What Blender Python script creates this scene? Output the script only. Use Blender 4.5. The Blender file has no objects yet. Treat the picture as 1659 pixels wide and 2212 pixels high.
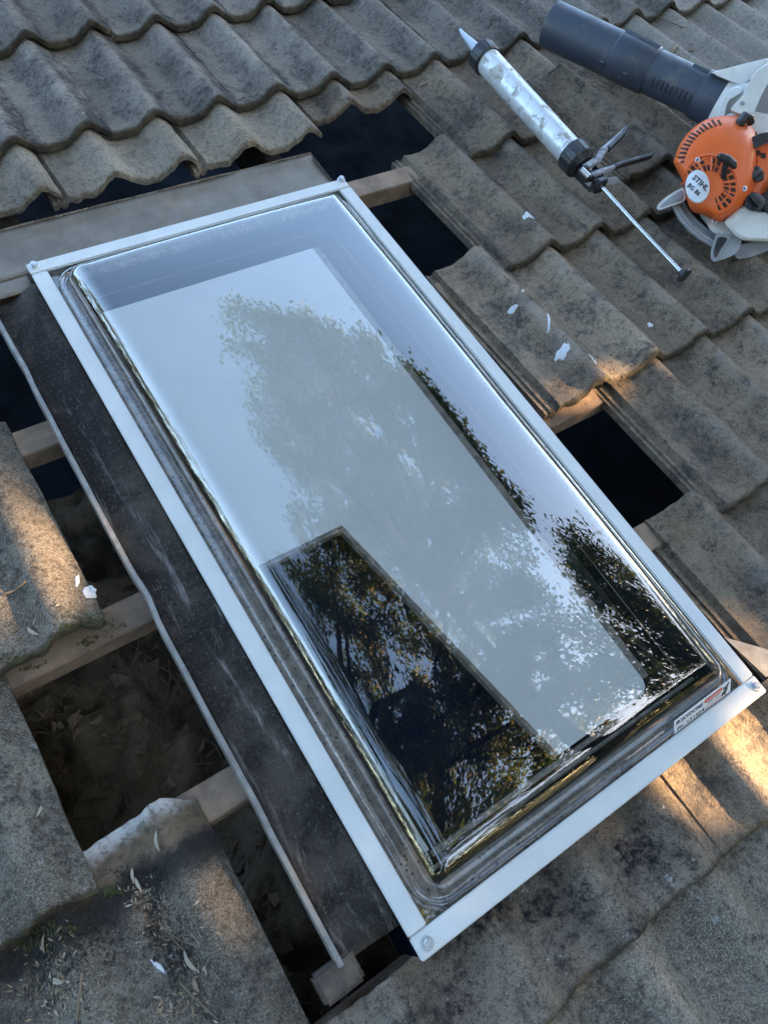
import bpy, bmesh, math, random
import numpy as np
from mathutils import Matrix, Vector, noise
random.seed(7); np.random.seed(7)
sc = bpy.context.scene
R = math.radians
# ------------------------------------------------------------------ camera, sky, sun, exposure
PITCH = R(20)
ROOF = Matrix.Translation((0, 0, 4.0)) @ Matrix.Rotation(PITCH, 4, 'X')     # roof plane: x along the battens, y up the slope, z out
CAMR = Matrix(((0.82668621, 0.40280114, -0.39286277), (-0.53625717, 0.77542400, -0.33338545), (0.17034718, 0.48628063, 0.85703733)))
CAMP = Vector((-0.17835, -1.12142, 1.03787))
F_PX, CX, CY = 1637.3, 829.5, 1106.0
cam = bpy.data.cameras.new('camera'); camo = bpy.data.objects.new('camera', cam)
sc.collection.objects.link(camo); sc.camera = camo
camo.matrix_world = ROOF @ (Matrix.Translation(CAMP) @ CAMR.to_4x4())
cam.sensor_fit = 'VERTICAL'; cam.sensor_height = 36.0; cam.lens = 36.0 * 1987.75 / 2686
cam.clip_start = 0.02; cam.clip_end = 2000
SUN_AZ, SUN_EL = R(130), R(19)
SUN = Vector((math.sin(SUN_AZ) * math.cos(SUN_EL), math.cos(SUN_AZ) * math.cos(SUN_EL), math.sin(SUN_EL)))
w = bpy.data.worlds.new('World'); sc.world = w; w.use_nodes = True
nt = w.node_tree; sky = nt.nodes.new('ShaderNodeTexSky'); sky.sky_type = 'NISHITA'; sky.sun_disc = False
sky.sun_elevation = SUN_EL; sky.sun_rotation = SUN_AZ; sky.air_density = 1.15; sky.dust_density = 1.3; sky.ozone_density = 1.4
nt.links.new(sky.outputs[0], nt.nodes['Background'].inputs[0]); nt.nodes['Background'].inputs[1].default_value = 0.15
sun = bpy.data.lights.new('sun', 'SUN'); suno = bpy.data.objects.new('sun', sun); sc.collection.objects.link(suno)
sun.energy = 5.0; sun.angle = R(0.53); sun.color = (1.0, 0.66, 0.36)
suno.rotation_euler = SUN.to_track_quat('Z', 'Y').to_euler()
suno.location = SUN * 40
vs = sc.view_settings; vs.view_transform = 'Standard'; vs.look = 'None'; vs.gamma = 1; vs.use_curve_mapping = False; vs.exposure = 3.0
sc.cycles.max_bounces = 8; sc.cycles.transparent_max_bounces = 12

# ------------------------------------------------------------------ helpers
C = sc.collection
def link(o, parent=None, local=None):
    C.objects.link(o)
    if parent is not None: o.parent = parent
    if local is not None: o.matrix_basis = local
    return o
def thing(name, label, cat, mw, group=None, kind=None):
    o = bpy.data.objects.new(name, None); o.empty_display_size = 0.05; link(o); o.matrix_world = mw
    o['label'] = label
    if cat: o['category'] = cat
    if group: o['group'] = group
    if kind: o['kind'] = kind
    return o
def tag(o, label, cat=None, group=None, kind=None):
    o['label'] = label
    if cat: o['category'] = cat
    if group: o['group'] = group
    if kind: o['kind'] = kind
    return o
def mesh(name, v, f, mat, smooth=True):
    me = bpy.data.meshes.new(name); me.from_pydata([tuple(p) for p in v], [], f); me.update()
    if mat: me.materials.append(mat)
    if smooth: me.polygons.foreach_set('use_smooth', [True] * len(me.polygons))
    return me
def obj(name, me, parent=None, local=None): return link(bpy.data.objects.new(name, me), parent, local)
class MB:
    def __init__(s): s.v, s.f = [], []
    def add(s, v, f):
        n = len(s.v); s.v += [Vector(p) for p in v]; s.f += [tuple(i + n for i in q) for q in f]; return s
    def box(s, a, b, M=None):
        (x0, y0, z0), (x1, y1, z1) = a, b
        v = [Vector(p) for p in ((x0,y0,z0),(x1,y0,z0),(x1,y1,z0),(x0,y1,z0),(x0,y0,z1),(x1,y0,z1),(x1,y1,z1),(x0,y1,z1))]
        if M: v = [M @ p for p in v]
        return s.add(v, [(3,2,1,0),(4,5,6,7),(0,1,5,4),(1,2,6,5),(2,3,7,6),(3,0,4,7)])
    def tube(s, pts, rad, n=16, caps=True, hollow=False, sx=1.0):
        pts = [Vector(p) for p in pts]
        if not hasattr(rad, '__len__'): rad = [rad] * len(pts)
        v, f, up = [], [], None
        for i, p in enumerate(pts):
            t = (pts[min(i+1, len(pts)-1)] - pts[max(i-1, 0)])
            if t.length < 1e-9: t = (pts[-1] - pts[0])
            t.normalize()
            if up is None: up = Vector((0,0,1)) if abs(t.z) < .9 else Vector((1,0,0))
            a = t.cross(up).normalized(); b = a.cross(t).normalized(); up = b
            for k in range(n):
                c = 2*math.pi*k/n; v.append(p + a*(math.cos(c)*rad[i]*sx) + b*(math.sin(c)*rad[i]))
        m = len(pts)
        for i in range(m-1):
            for k in range(n): f.append((i*n+k, i*n+(k+1)%n, (i+1)*n+(k+1)%n, (i+1)*n+k))
        if caps: f.append(tuple(range(n-1, -1, -1))); f.append(tuple(range((m-1)*n, m*n)))
        return s.add(v, f)
    def prism(s, poly, z0, z1, M=None):       # polygon (x,y) extruded along z
        n = len(poly)
        v = [Vector((x,y,z0)) for x,y in poly] + [Vector((x,y,z1)) for x,y in poly]
        if M: v = [M @ p for p in v]
        return s.add(v, [tuple(range(n-1,-1,-1)), tuple(range(n,2*n))] + [(i,(i+1)%n,n+(i+1)%n,n+i) for i in range(n)])
    def rings(s, rr, close=True):             # lofts rings of equal length
        n = len(rr[0]); v = [p for r in rr for p in r]
        f = [(i*n+k, i*n+(k+1)%n, (i+1)*n+(k+1)%n, (i+1)*n+k) for i in range(len(rr)-1) for k in range(n)]
        if close: f += [tuple(range(n-1,-1,-1)), tuple(range((len(rr)-1)*n, len(rr)*n))]
        return s.add(v, f)
    def build(s, name, mat, parent=None, local=None, bevel=0, smooth=False, seg=2):
        me = mesh(name, s.v, s.f, mat, smooth)
        bm = bmesh.new(); bm.from_mesh(me); bmesh.ops.recalc_face_normals(bm, faces=bm.faces)
        if bevel:
            es = [e for e in bm.edges if len(e.link_faces) == 2 and e.calc_face_angle(0) > R(35)]
            bmesh.ops.bevel(bm, geom=es, offset=bevel, segments=seg, affect='EDGES', clamp_overlap=True)
        bm.to_mesh(me); bm.free()
        if smooth or bevel:
            me.polygons.foreach_set('use_smooth', [True]*len(me.polygons))
            try: me.set_sharp_from_angle(angle=R(38))
            except Exception: pass
        return obj(name, me, parent, local)

# ---- node helpers
class NT:
    def __init__(s, name):
        s.m = bpy.data.materials.new(name); s.m.use_nodes = True; s.t = s.m.node_tree
        s.b = s.t.nodes['Principled BSDF']; s.out = s.t.nodes['Material Output']
    def n(s, typ, **kw):
        o = s.t.nodes.new(typ)
        for k, v in kw.items(): setattr(o, k, v)
        return o
    def l(s, a, b): s.t.links.new(a, b)
    def setv(s, sock, v):
        if hasattr(v, 'node') or isinstance(v, bpy.types.NodeSocket): s.l(v, sock)
        else: sock.default_value = v
    def coord(s, rnd=True, scale=(1,1,1)):
        tc = s.n('ShaderNodeTexCoord'); mp = s.n('ShaderNodeMapping'); mp.inputs['Scale'].default_value = scale
        s.l(tc.outputs['Object'], mp.inputs['Vector'])
        if rnd:
            oi = s.n('ShaderNodeObjectInfo'); mm = s.n('ShaderNodeVectorMath', operation='SCALE'); mm.inputs[0].default_value = (37, 53, 29)
            s.l(oi.outputs['Random'], mm.inputs['Scale']); s.l(mm.outputs[0], mp.inputs['Location'])
        return mp.outputs[0]
    def noise(s, vec, scale, detail=4, rough=.6, dist=0):
        o = s.n('ShaderNodeTexNoise'); s.l(vec, o.inputs['Vector'])
        o.inputs['Scale'].default_value = scale; o.inputs['Detail'].default_value = detail; o.inputs['Roughness'].default_value = rough; o.inputs['Distortion'].default_value = dist
        return o.outputs['Fac']
    def voro(s, vec, scale):
        o = s.n('ShaderNodeTexVoronoi'); s.l(vec, o.inputs['Vector']); o.inputs['Scale'].default_value = scale; return o.outputs['Distance']
    def ramp(s, fac, a, b, ca=0.0, cb=1.0):
        o = s.n('ShaderNodeMapRange'); o.interpolation_type = 'SMOOTHSTEP'; s.l(fac, o.inputs[0])
        o.inputs[1].default_value = a; o.inputs[2].default_value = b; o.inputs[3].default_value = ca; o.inputs[4].default_value = cb
        return o.outputs[0]
    def math(s, op, a, b=0.0):
        o = s.n('ShaderNodeMath', operation=op); s.setv(o.inputs[0], a); s.setv(o.inputs[1], b); return o.outputs[0]
    def mix(s, fac, a, b, blend='MIX'):
        o = s.n('ShaderNodeMix', data_type='RGBA', blend_type=blend)
        s.setv(o.inputs[0], fac)
        for k, v in ((6, a), (7, b)):
            if isinstance(v, tuple): o.inputs[k].default_value = (*v[:3], 1)
            else: s.l(v, o.inputs[k])
        return o.outputs[2]
    def bump(s, h, strength=.5, dist=.002, prev=None):
        o = s.n('ShaderNodeBump'); o.inputs['Strength'].default_value = strength; o.inputs['Distance'].default_value = dist; s.l(h, o.inputs['Height'])
        if prev: s.l(prev, o.inputs['Normal'])
        return o.outputs[0]
    def done(s, col, rough=.8, normal=None, metal=0.0, spec=.5):
        if isinstance(col, tuple): s.b.inputs['Base Color'].default_value = (*col[:3], 1)
        else: s.l(col, s.b.inputs['Base Color'])
        s.setv(s.b.inputs['Roughness'], rough); s.b.inputs['Metallic'].default_value = metal
        s.b.inputs['Specular IOR Level'].default_value = spec
        if normal: s.l(normal, s.b.inputs['Normal'])
        return s.m

def concrete(name, lo, hi, soot=.5, soot_col=(.028,.028,.030), flank=0.0, lichen=.3, grain=.5, warm=None, specks=.0, broad=5, head=False):
    t = NT(name); v = t.coord()
    c = t.mix(t.ramp(t.noise(v, broad, 5, .65), .3, .7), lo, hi)
    if warm: c = t.mix(t.ramp(t.noise(v, 3.2, 3, .6, .6), .5, .72, 0, .85), c, warm)
    fine = t.noise(v, 420, 3, .7); mid = t.noise(v, 90, 4, .7)
    c = t.mix(t.ramp(fine, .42, .66, 0, grain), c, t.mix(.5, hi, (.5,.47,.42)))
    c = t.mix(t.ramp(t.noise(v, 300, 2, .6), .54, .66, 0, .6), c, (lo[0]*.3, lo[1]*.3, lo[2]*.3))
    c = t.mix(t.ramp(mid, .5, .68, 0, .55), c, (lo[0]*.45, lo[1]*.45, lo[2]*.47))
    s1 = t.math('MULTIPLY', t.ramp(t.noise(v, 9, 6, .72, .3), .48, .62), t.ramp(mid, .34, .62, .35, 1))
    c = t.mix(t.math('MULTIPLY', s1, soot), c, soot_col)
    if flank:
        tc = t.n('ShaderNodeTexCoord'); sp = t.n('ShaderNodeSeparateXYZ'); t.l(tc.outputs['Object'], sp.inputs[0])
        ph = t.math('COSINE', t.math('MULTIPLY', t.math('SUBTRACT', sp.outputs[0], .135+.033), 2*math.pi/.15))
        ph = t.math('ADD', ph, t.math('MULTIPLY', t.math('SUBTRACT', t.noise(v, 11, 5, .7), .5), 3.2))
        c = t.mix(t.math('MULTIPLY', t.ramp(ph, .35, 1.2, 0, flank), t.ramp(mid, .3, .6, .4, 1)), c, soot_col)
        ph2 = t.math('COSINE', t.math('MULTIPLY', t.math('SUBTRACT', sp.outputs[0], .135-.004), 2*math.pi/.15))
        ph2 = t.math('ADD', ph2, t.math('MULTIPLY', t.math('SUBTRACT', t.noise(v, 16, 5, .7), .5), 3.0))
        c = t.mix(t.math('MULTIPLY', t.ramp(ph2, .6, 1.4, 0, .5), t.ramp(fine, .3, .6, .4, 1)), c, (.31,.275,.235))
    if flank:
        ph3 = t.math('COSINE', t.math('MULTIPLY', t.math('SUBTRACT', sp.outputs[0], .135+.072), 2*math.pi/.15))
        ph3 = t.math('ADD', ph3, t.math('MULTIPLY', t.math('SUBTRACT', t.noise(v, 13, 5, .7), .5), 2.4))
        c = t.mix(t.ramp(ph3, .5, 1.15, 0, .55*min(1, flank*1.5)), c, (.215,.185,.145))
    c = t.mix(t.math('MULTIPLY', t.ramp(t.noise(v, 28, 5, .8), .6, .7), lichen), c, (.42,.42,.40))
    if specks: c = t.mix(t.math('MULTIPLY', t.ramp(t.voro(v, 160), .16, .08), specks), c, (.5,.5,.48))
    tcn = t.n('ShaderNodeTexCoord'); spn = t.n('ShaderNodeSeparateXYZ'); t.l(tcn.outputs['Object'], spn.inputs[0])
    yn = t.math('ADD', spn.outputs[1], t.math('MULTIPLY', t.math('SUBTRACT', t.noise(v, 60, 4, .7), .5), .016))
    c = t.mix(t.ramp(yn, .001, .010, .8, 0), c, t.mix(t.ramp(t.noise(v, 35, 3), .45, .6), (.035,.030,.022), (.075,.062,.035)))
    s3 = t.math('MULTIPLY', t.ramp(t.noise(v, 24, 6, .75, .4), .52, .66), t.ramp(t.noise(v, 200, 3, .7), .36, .6))
    c = t.mix(t.math('MULTIPLY', s3, min(1, soot*1.2)), c, soot_col)
    if head:
        yh = t.math('ADD', spn.outputs[1], t.math('MULTIPLY', t.math('SUBTRACT', t.noise(v, 22, 5, .7), .5), .045))
        c = t.mix(t.ramp(yh, .300, .335, 0, .9), c, (.022,.020,.020)); c = t.mix(t.math('MULTIPLY', t.ramp(yh, .350, .372, 0, .75), t.ramp(mid, .3, .6, .35, 1)), c, (.26,.185,.12)); c = t.mix(t.math('MULTIPLY', t.ramp(yh, .390, .412, 0, .95), t.ramp(mid, .32, .55, .3, 1)), c, (.56,.53,.49))  # real chalk at the head; the orange band below paints sunlight on it
    oi = t.n('ShaderNodeObjectInfo'); hsv = t.n('ShaderNodeHueSaturation')
    t.l(t.ramp(oi.outputs['Random'], 0, 1, .82, 1.15), hsv.inputs['Value']); t.l(c, hsv.inputs['Color'])
    h = t.math('ADD', t.math('MULTIPLY', fine, .5), t.math('ADD', mid, t.math('MULTIPLY', t.noise(v, 26, 4, .7), 1.6)))
    return t.done(hsv.outputs[0], t.ramp(mid, .3, .7, .82, .97), t.bump(h, .85, .0035), spec=.2)

def simple(name, col, rough=.5, metal=0.0, var=.15, nscale=30, bump=.0, bdist=.001, bscale=200, dirt=0.0, dirt_col=(.05,.045,.04), dscale=12, spec=.5):
    t = NT(name); v = t.coord()
    d = tuple(x*(1-var) for x in col)
    c = t.mix(t.ramp(t.noise(v, nscale, 4, .6), .35, .65), d, col)
    if dirt: c = t.mix(t.math('MULTIPLY', t.ramp(t.noise(v, dscale, 6, .75), .45, .68), dirt), c, dirt_col)
    nm = t.bump(t.noise(v, bscale, 3, .6), bump, bdist) if bump else None
    r = t.ramp(t.noise(v, nscale*1.7, 3, .6), .3, .7, rough*.85, min(1, rough*1.2))
    return t.done(c, r, nm, metal, spec)

M = {}
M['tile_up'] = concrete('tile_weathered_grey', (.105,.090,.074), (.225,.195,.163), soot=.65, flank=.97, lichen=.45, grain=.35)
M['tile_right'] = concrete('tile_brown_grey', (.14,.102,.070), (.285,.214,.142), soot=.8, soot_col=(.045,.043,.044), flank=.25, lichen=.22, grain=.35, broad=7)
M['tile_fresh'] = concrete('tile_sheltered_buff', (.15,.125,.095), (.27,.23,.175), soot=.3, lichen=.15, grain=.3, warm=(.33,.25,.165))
M['tile_far'] = concrete('tile_skylit_buff', (.23,.20,.165), (.36,.32,.26), soot=.18, flank=.2, lichen=.15, grain=.2)  # paler than the other tiles to paint the low sky's light on them
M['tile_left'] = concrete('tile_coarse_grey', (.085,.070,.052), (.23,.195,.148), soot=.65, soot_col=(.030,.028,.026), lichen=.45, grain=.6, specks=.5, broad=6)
M['tile_chalk_sunlit'] = concrete('tile_chalky_sunlit_head', (.085,.070,.052), (.23,.195,.148), soot=.65, soot_col=(.030,.028,.026), lichen=.45, grain=.6, specks=.5, broad=6, head=True)
M['tile_wet'] = concrete('tile_black_stained', (.080,.066,.053), (.24,.20,.155), soot=1.0, soot_col=(.014,.014,.018), lichen=.85, grain=.3, warm=(.23,.17,.11), specks=.2, broad=8)
M['timber'] = simple('timber', (.30,.205,.14), .85, var=.35, nscale=18, bump=.5, bscale=140, dirt=.4)
M['timber_dark'] = simple('old_rafter', (.10,.085,.07), .9, var=.35, nscale=14)
M['zinc_side'] = None
t = NT('flashing_black_stained'); v = t.coord(False)
c = t.mix(t.ramp(t.noise(v, 6, 6, .75, .4), .42, .66), (.012,.010,.009), (.058,.047,.039))
c = t.mix(t.ramp(t.noise(v, 240, 3, .7), .55, .75, 0, .6), c, (.16,.14,.12))
vl = t.coord(False, (16, 2.2, 3)); c = t.mix(t.ramp(t.noise(vl, 2.0, 6, .75, .5), .54, .72, 0, .7), c, (.27,.25,.235))
M['flash'] = t.done(c, .8, t.bump(t.noise(v, 120, 4, .7), .3, .001), .0, .2)
t = NT('galvanised_grey'); v = t.coord(False)
c = t.mix(t.ramp(t.noise(v, 9, 5, .7), .35, .68), (.125,.105,.080), (.20,.175,.142))
c = t.mix(t.ramp(t.noise(v, 5, 5, .75, .5), .52, .7, 0, .8), c, (.25,.175,.11))
c = t.mix(t.ramp(t.noise(v, 60, 4, .7), .6, .72, 0, .6), c, (.12,.10,.085))
M['galv'] = t.done(c, .6, t.bump(t.noise(v, 70, 4, .6), .15, .001), .0)
M['rim'] = simple('rim_zinc', (.29,.275,.255), .5, .3, var=.3, nscale=40, dirt=.35, dirt_col=(.15,.11,.08))
t = NT('white_powdercoat'); v = t.coord(False)
fine = t.noise(v, 330, 2, .5); c = t.mix(t.ramp(t.noise(v, 12, 4, .6), .3, .7), (.54,.555,.545), (.60,.61,.595))
c = t.mix(t.ramp(t.noise(v, 75, 5, .8), .62, .72, 0, .4), c, (.36,.35,.33))
c = t.mix(t.ramp(t.noise(t.coord(False, (3,1,1)), 14, 6, .8, .6), .60, .72, 0, .3), c, (.30,.28,.25))
M['frame'] = t.done(c, .42, t.bump(t.math('ADD', fine, t.math('MULTIPLY', t.noise(v, 120, 2, .5), .7)), .28, .0012))
M['screw'] = simple('zinc_screw', (.62,.64,.66), .35, .7, var=.2)
M['panel'] = simple('white_board', (.45,.44,.40), .75, var=.05, nscale=8, dirt=.06, dirt_col=(.55,.53,.5), dscale=4)
M['foam'] = simple('dirty_foam', (.20,.17,.135), .9, var=.5, nscale=60, bump=.8, bdist=.003, bscale=180, dirt=.5)
M['curb'] = simple('dirty_curb', (.25,.22,.185), .7, var=.5, nscale=35, bump=.5, bdist=.002, bscale=120, dirt=.7, dirt_col=(.05,.043,.036), dscale=30)
t = NT('porous_seal_foam'); v = t.coord(False)
c = t.mix(t.ramp(t.noise(v, 30, 5, .75), .35, .68), (.085,.07,.055), (.23,.195,.155))
c = t.mix(t.ramp(t.noise(v, 9, 4, .7), .5, .7, 0, .7), c, (.05,.04,.032))
c = t.mix(t.ramp(t.voro(v, 110), .30, .16), c, (.012,.01,.009))
M['curb'] = t.done(c, .75, t.bump(t.noise(v, 150, 3, .7), .5, .002))
M['dark'] = simple('void_shade_navy', (.007,.012,.022), .9, spec=0.0)  # near-black navy painted as the unlit void of the well
M['insul'] = simple('insulation_batt', (.33,.24,.15), .95, var=.8, nscale=9, bump=.8, bdist=.01, bscale=60, dirt=.6, dscale=9)
M['black'] = simple('black_plastic', (.02,.022,.026), .38, var=.3, nscale=50, bump=.12, bscale=300, dirt=.12, dirt_col=(.2,.18,.15), dscale=25)
t = NT('blower_tube_sheen_black'); v = t.coord(False)
c = t.mix(t.ramp(t.noise(v, 14, 6, .75), .52, .68, 0, .45), (.042,.054,.078), (.15,.14,.12))  # base raised towards blue to carry the sky's sheen and haze
M['tube'] = t.done(c, t.ramp(t.noise(v, 40, 3), .3, .7, .36, .5), t.bump(t.noise(v, 260, 2), .08, .001))
M['alu'] = None
t = NT('barrel_aluminium'); v = t.coord(False)
gl = t.ramp(t.noise(v, 26, 6, .75, .5), .53, .60)
c = t.mix(gl, (.66,.68,.70), t.mix(t.ramp(t.noise(v, 60, 4), .4, .6), (.36,.33,.28), (.52,.50,.46)))
M['alu'] = t.done(c, t.ramp(gl, 0, 1, .36, .85), t.bump(gl, .5, .0015), .35)
M['steel'] = simple('bright_rod', (.62,.64,.66), .28, .9, var=.15)
M['nozzle'] = simple('nozzle_plastic', (.50,.56,.66), .45, var=.1)
M['gunmetal'] = simple('gun_black_paint', (.014,.014,.016), .4, var=.3, dirt=.12, dirt_col=(.4,.4,.42), dscale=45)
M['gunwhite'] = simple('gun_sealant_smeared', (.46,.47,.52), .55, var=.3, dirt=.9, dirt_col=(.03,.03,.034), dscale=42)
M['orange'] = simple('orange_plastic', (.80,.135,.022), .42, var=.08, nscale=12, bump=.06, bscale=400, dirt=.10, dirt_col=(.45,.25,.15), dscale=14)
M['white'] = simple('offwhite_plastic', (.68,.67,.63), .5, var=.12, nscale=14, dirt=.28, dirt_col=(.36,.31,.25), dscale=16)
M['grey'] = simple('grey_plastic', (.30,.31,.32), .5, var=.15, nscale=20, dirt=.25, dirt_col=(.20,.18,.15), dscale=22)
M['slot'] = simple('slot_shade_dark', (.055,.02,.012), .8)  # dark tone painted as the shade inside slots, holes and seam
M['badge'] = simple('badge_silver', (.68,.69,.70), .45, .1, var=.1, dirt=.15, dirt_col=(.4,.38,.36), dscale=20)
M['ink'] = simple('ink_black', (.02,.02,.022), .6)
M['navy'] = simple('ink_navy', (.02,.035,.10), .6)
M['red'] = simple('ink_red', (.72,.06,.03), .6)
M['sticker'] = simple('sticker_white', (.80,.81,.82), .45, var=.04)
M['sealant'] = simple('white_sealant', (.60,.61,.63), .6, var=.12, nscale=80)
M['leafdry'] = simple('dry_leaf', (.30,.215,.135), .8, var=.5, nscale=9)
M['leafpale'] = simple('pale_leaf', (.38,.32,.24), .8, var=.3, nscale=9)
M['twig'] = simple('dry_twig', (.20,.145,.095), .85, var=.4, nscale=30)
M['dirt'] = simple('black_dirt', (.030,.026,.021), .95, var=.5, nscale=90)
M['moss'] = simple('moss', (.07,.075,.018), .95, var=.5, nscale=70)
M['bark'] = simple('bark', (.075,.058,.045), .9, var=.45, nscale=9, bump=.8, bdist=.02, bscale=22)
M['brick'] = simple('house_render', (.32,.28,.24), .9)
M['ground'] = simple('ground_grass', (.06,.075,.035), .95, var=.4, nscale=.6)
# acrylic: one clear sheet, Schlick reflectance of both its faces
t = NT('clear_acrylic'); lw = t.n('ShaderNodeLayerWeight'); lw.inputs[0].default_value = .5
F = t.math('ADD', t.math('MULTIPLY', t.math('POWER', lw.outputs['Facing'], 2.8), 1.05), .12)
tr = t.n('ShaderNodeBsdfTransparent'); tr.inputs[0].default_value = (.93,.95,.965,1)
gl = t.n('ShaderNodeBsdfGlossy'); gl.inputs['Roughness'].default_value = .016; gl.inputs['Color'].default_value = (1,1,1,1)
v = t.coord(False); df = t.n('ShaderNodeBsdfDiffuse'); df.inputs[0].default_value = (.45,.43,.40,1)
nb = t.bump(t.noise(v, 6, 1, .4), .2, .0006); t.l(nb, gl.inputs['Normal'])
m1 = t.n('ShaderNodeMixShader'); m2 = t.n('ShaderNodeMixShader'); t.setv(m1.inputs[0], F); t.l(tr.outputs[0], m1.inputs[1]); t.l(gl.outputs[0], m1.inputs[2])
dust = t.math('MULTIPLY', t.ramp(t.noise(v, 90, 5, .8), .68, .76), .12)
dust = t.math('ADD', dust, t.ramp(t.noise(v, 5, 3), .3, .8, .002, .010)); t.setv(m2.inputs[0], dust); t.l(m1.outputs[0], m2.inputs[1]); t.l(df.outputs[0], m2.inputs[2])
t.l(m2.outputs[0], t.out.inputs['Surface']); M['acrylic'] = t.m
def leafmat(name, cols, tr=.35):
    t = NT(name); g = t.n('ShaderNodeNewGeometry'); cr = t.n('ShaderNodeValToRGB'); t.l(g.outputs['Random Per Island'], cr.inputs[0])
    cr.color_ramp.elements[0].color = (*cols[0],1); cr.color_ramp.elements[1].color = (*cols[2],1)
    e = cr.color_ramp.elements.new(.55); e.color = (*cols[1],1)
    d = t.b; t.l(cr.outputs[0], d.inputs['Base Color']); d.inputs['Roughness'].default_value = .5
    tl = t.n('ShaderNodeBsdfTranslucent'); hs = t.n('ShaderNodeHueSaturation'); hs.inputs['Value'].default_value = 1.6; t.l(cr.outputs[0], hs.inputs['Color']); t.l(hs.outputs[0], tl.inputs[0])
    mx = t.n('ShaderNodeMixShader'); mx.inputs[0].default_value = tr; t.l(d.outputs[0], mx.inputs[1]); t.l(tl.outputs[0], mx.inputs[2]); t.l(mx.outputs[0], t.out.inputs['Surface'])
    return t.m
LEAFTR = .5
M['leaf'] = leafmat('gum_leaf', ((.055,.095,.022), (.095,.135,.032), (.26,.19,.07)), .5)  # golden third tone paints sunlit leaves into the colour
M['leaf_dark'] = leafmat('dark_leaf', ((.035,.055,.018), (.055,.078,.025), (.09,.095,.032)))

# ------------------------------------------------------------------ ground and house body
gm = mesh('ground', [(-900,-900,0),(900,-900,0),(900,900,0),(-900,900,0)], [(0,1,2,3)], M['ground'], False)
o = obj('ground', gm); o['kind'] = 'structure'; tag(o, 'grassy ground below the house')
rc = [ROOF @ Vector(p) for p in ((-1.5,-2.45,-.2),(4.1,-2.45,-.2),(4.1,2.2,-.2),(-1.5,2.2,-.2))]
for i in range(4):
    a, b = rc[i], rc[(i+1)%4]; n = (b-a).cross(Vector((0,0,1))).normalized()*.11
    v = [a, b, b-n, a-n]; v = v + [Vector((p.x,p.y,-.1)) for p in v]
    o = MB().add(v, [(0,1,2,3),(7,6,5,4),(0,4,5,1),(1,5,6,2),(2,6,7,3),(3,7,4,0)]).build('house_wall', M['brick']); o['kind'] = 'structure'; o['label'] = 'rendered house wall below the tiled roof'
ag = [ROOF @ Vector(p) for p in ((-1.5,-2.45,-.75),(4.1,-2.45,-.75),(4.1,2.2,-.75),(-1.5,2.2,-.75))]
o = obj('ceiling', mesh('ceiling', ag, [(0,1,2,3)], simple('ceiling_void_navy', (.035,.055,.09), .8, var=.6, nscale=5), False)); o['kind'] = 'structure'; o['label'] = 'dark ceiling at the bottom of the roof space'  # the void's navy darkness is put into the ceiling colour

# ------------------------------------------------------------------ roof: tiles, battens, rafters
roof = thing('roof', 'weathered concrete tile roof opened up around the skylight', None, ROOF, kind='structure')
PER, AMP, TH, LEN = .15, .0168, .0165, .42
def prof(x):
    z = AMP * math.cos(2*math.pi*(x - .135)/PER)
    z += .0042 * math.cos(4*math.pi*(x - .135)/PER)
    return z
def make_tile(seed, mat, y0=0.0, y1=LEN, jag=.0015, chip=(), res=1.0, x1=.338):
    rs = random.Random(seed); off = Vector((seed*3.7, seed*1.3, 0))
    nx = int(44*res); ny = max(6, int(12*res*(y1-y0)/LEN))
    xs = [0, .0035, .010, .0105, .017, .0175, .026] + [.026 + (x1-.026)*i/nx for i in range(1, nx+1)]
    ys = [y0, y0+.003, y0+.009] + [y0+.009+(y1-y0-.009)*i/ny for i in range(1, ny+1)]
    v, nX, nY = [], len(xs), len(ys)
    for layer in (0, 1):
        for j, y in enumerate(ys):
            for i, x in enumerate(xs):
                z = prof(x)
                if x < .027: z = prof(.03) - (.014 if (x < .0103 or x > .0172) else .009) + (0.002 if x < .004 else 0)
                e = noise.noise(Vector((x*30, y*30, 0)) + off) * .0012 + noise.noise(Vector((x*90, y*90, 5)) + off) * .0006
                yy, xx = y, x
                k = max(0, 1 - (y-y0)/.05)
                if k: yy += k * (noise.noise(Vector((x*55, 1, 7)) + off) * jag * 2 + noise.noise(Vector((x*190, 3, 7)) + off) * jag)
                k2 = max(0, 1 - (y1-y)/.05)
                if k2: yy -= k2 * (abs(noise.noise(Vector((x*40, 9, 2)) + off)) * jag * 3)
                for (cx, cy, cr) in chip:
                    d = math.hypot(x-cx, y-cy)
                    if d < cr: yy += (cr-d)*.6*(1 if cy < .2 else -1)
                if i == nX-1: xx += noise.noise(Vector((4, y*60, 1)) + off) * jag*1.2
                if layer == 0:
                    z += e
                    if j == 0: z -= .004
                    elif j == 1: z -= .0012
                    if i == nX-1: z -= .003
                else:
                    z -= TH
                    if y < y0 + .012 : z += .001
                v.append((xx, yy, z))
    f, N = [], nX*nY
    for j in range(nY-1):
        for i in range(nX-1):
            a = j*nX+i; f.append((a, a+1, a+1+nX, a+nX)); f.append((N+a, N+a+nX, N+a+1+nX, N+a+1))
    for i in range(nX-1):
        f.append((i, N+i, N+i+1, i+1)); a = (nY-1)*nX+i; f.append((a, a+1, N+a+1, N+a))
    for j in range(nY-1):
        a = j*nX; f.append((a, a+nX, N+a+nX, N+a)); a = j*nX+nX-1; f.append((a, N+a, N+a+nX, a+nX))
    me = mesh('roof_tile', v, f, mat)
    try: me.set_sharp_from_angle(angle=R(50))
    except Exception: pass
    return me
lib = {k: [make_tile(i+11*n, M[k], jag=.0024, chip=((), ((.335,0,.020),), ((.13,0,.012),(.29,0,.010)), ((.03,0,.022),(.30,.42,.03)))[i]) for i in range(4)] for n, k in enumerate(('tile_up','tile_right','tile_left','tile_wet','tile_far'))}
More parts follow.
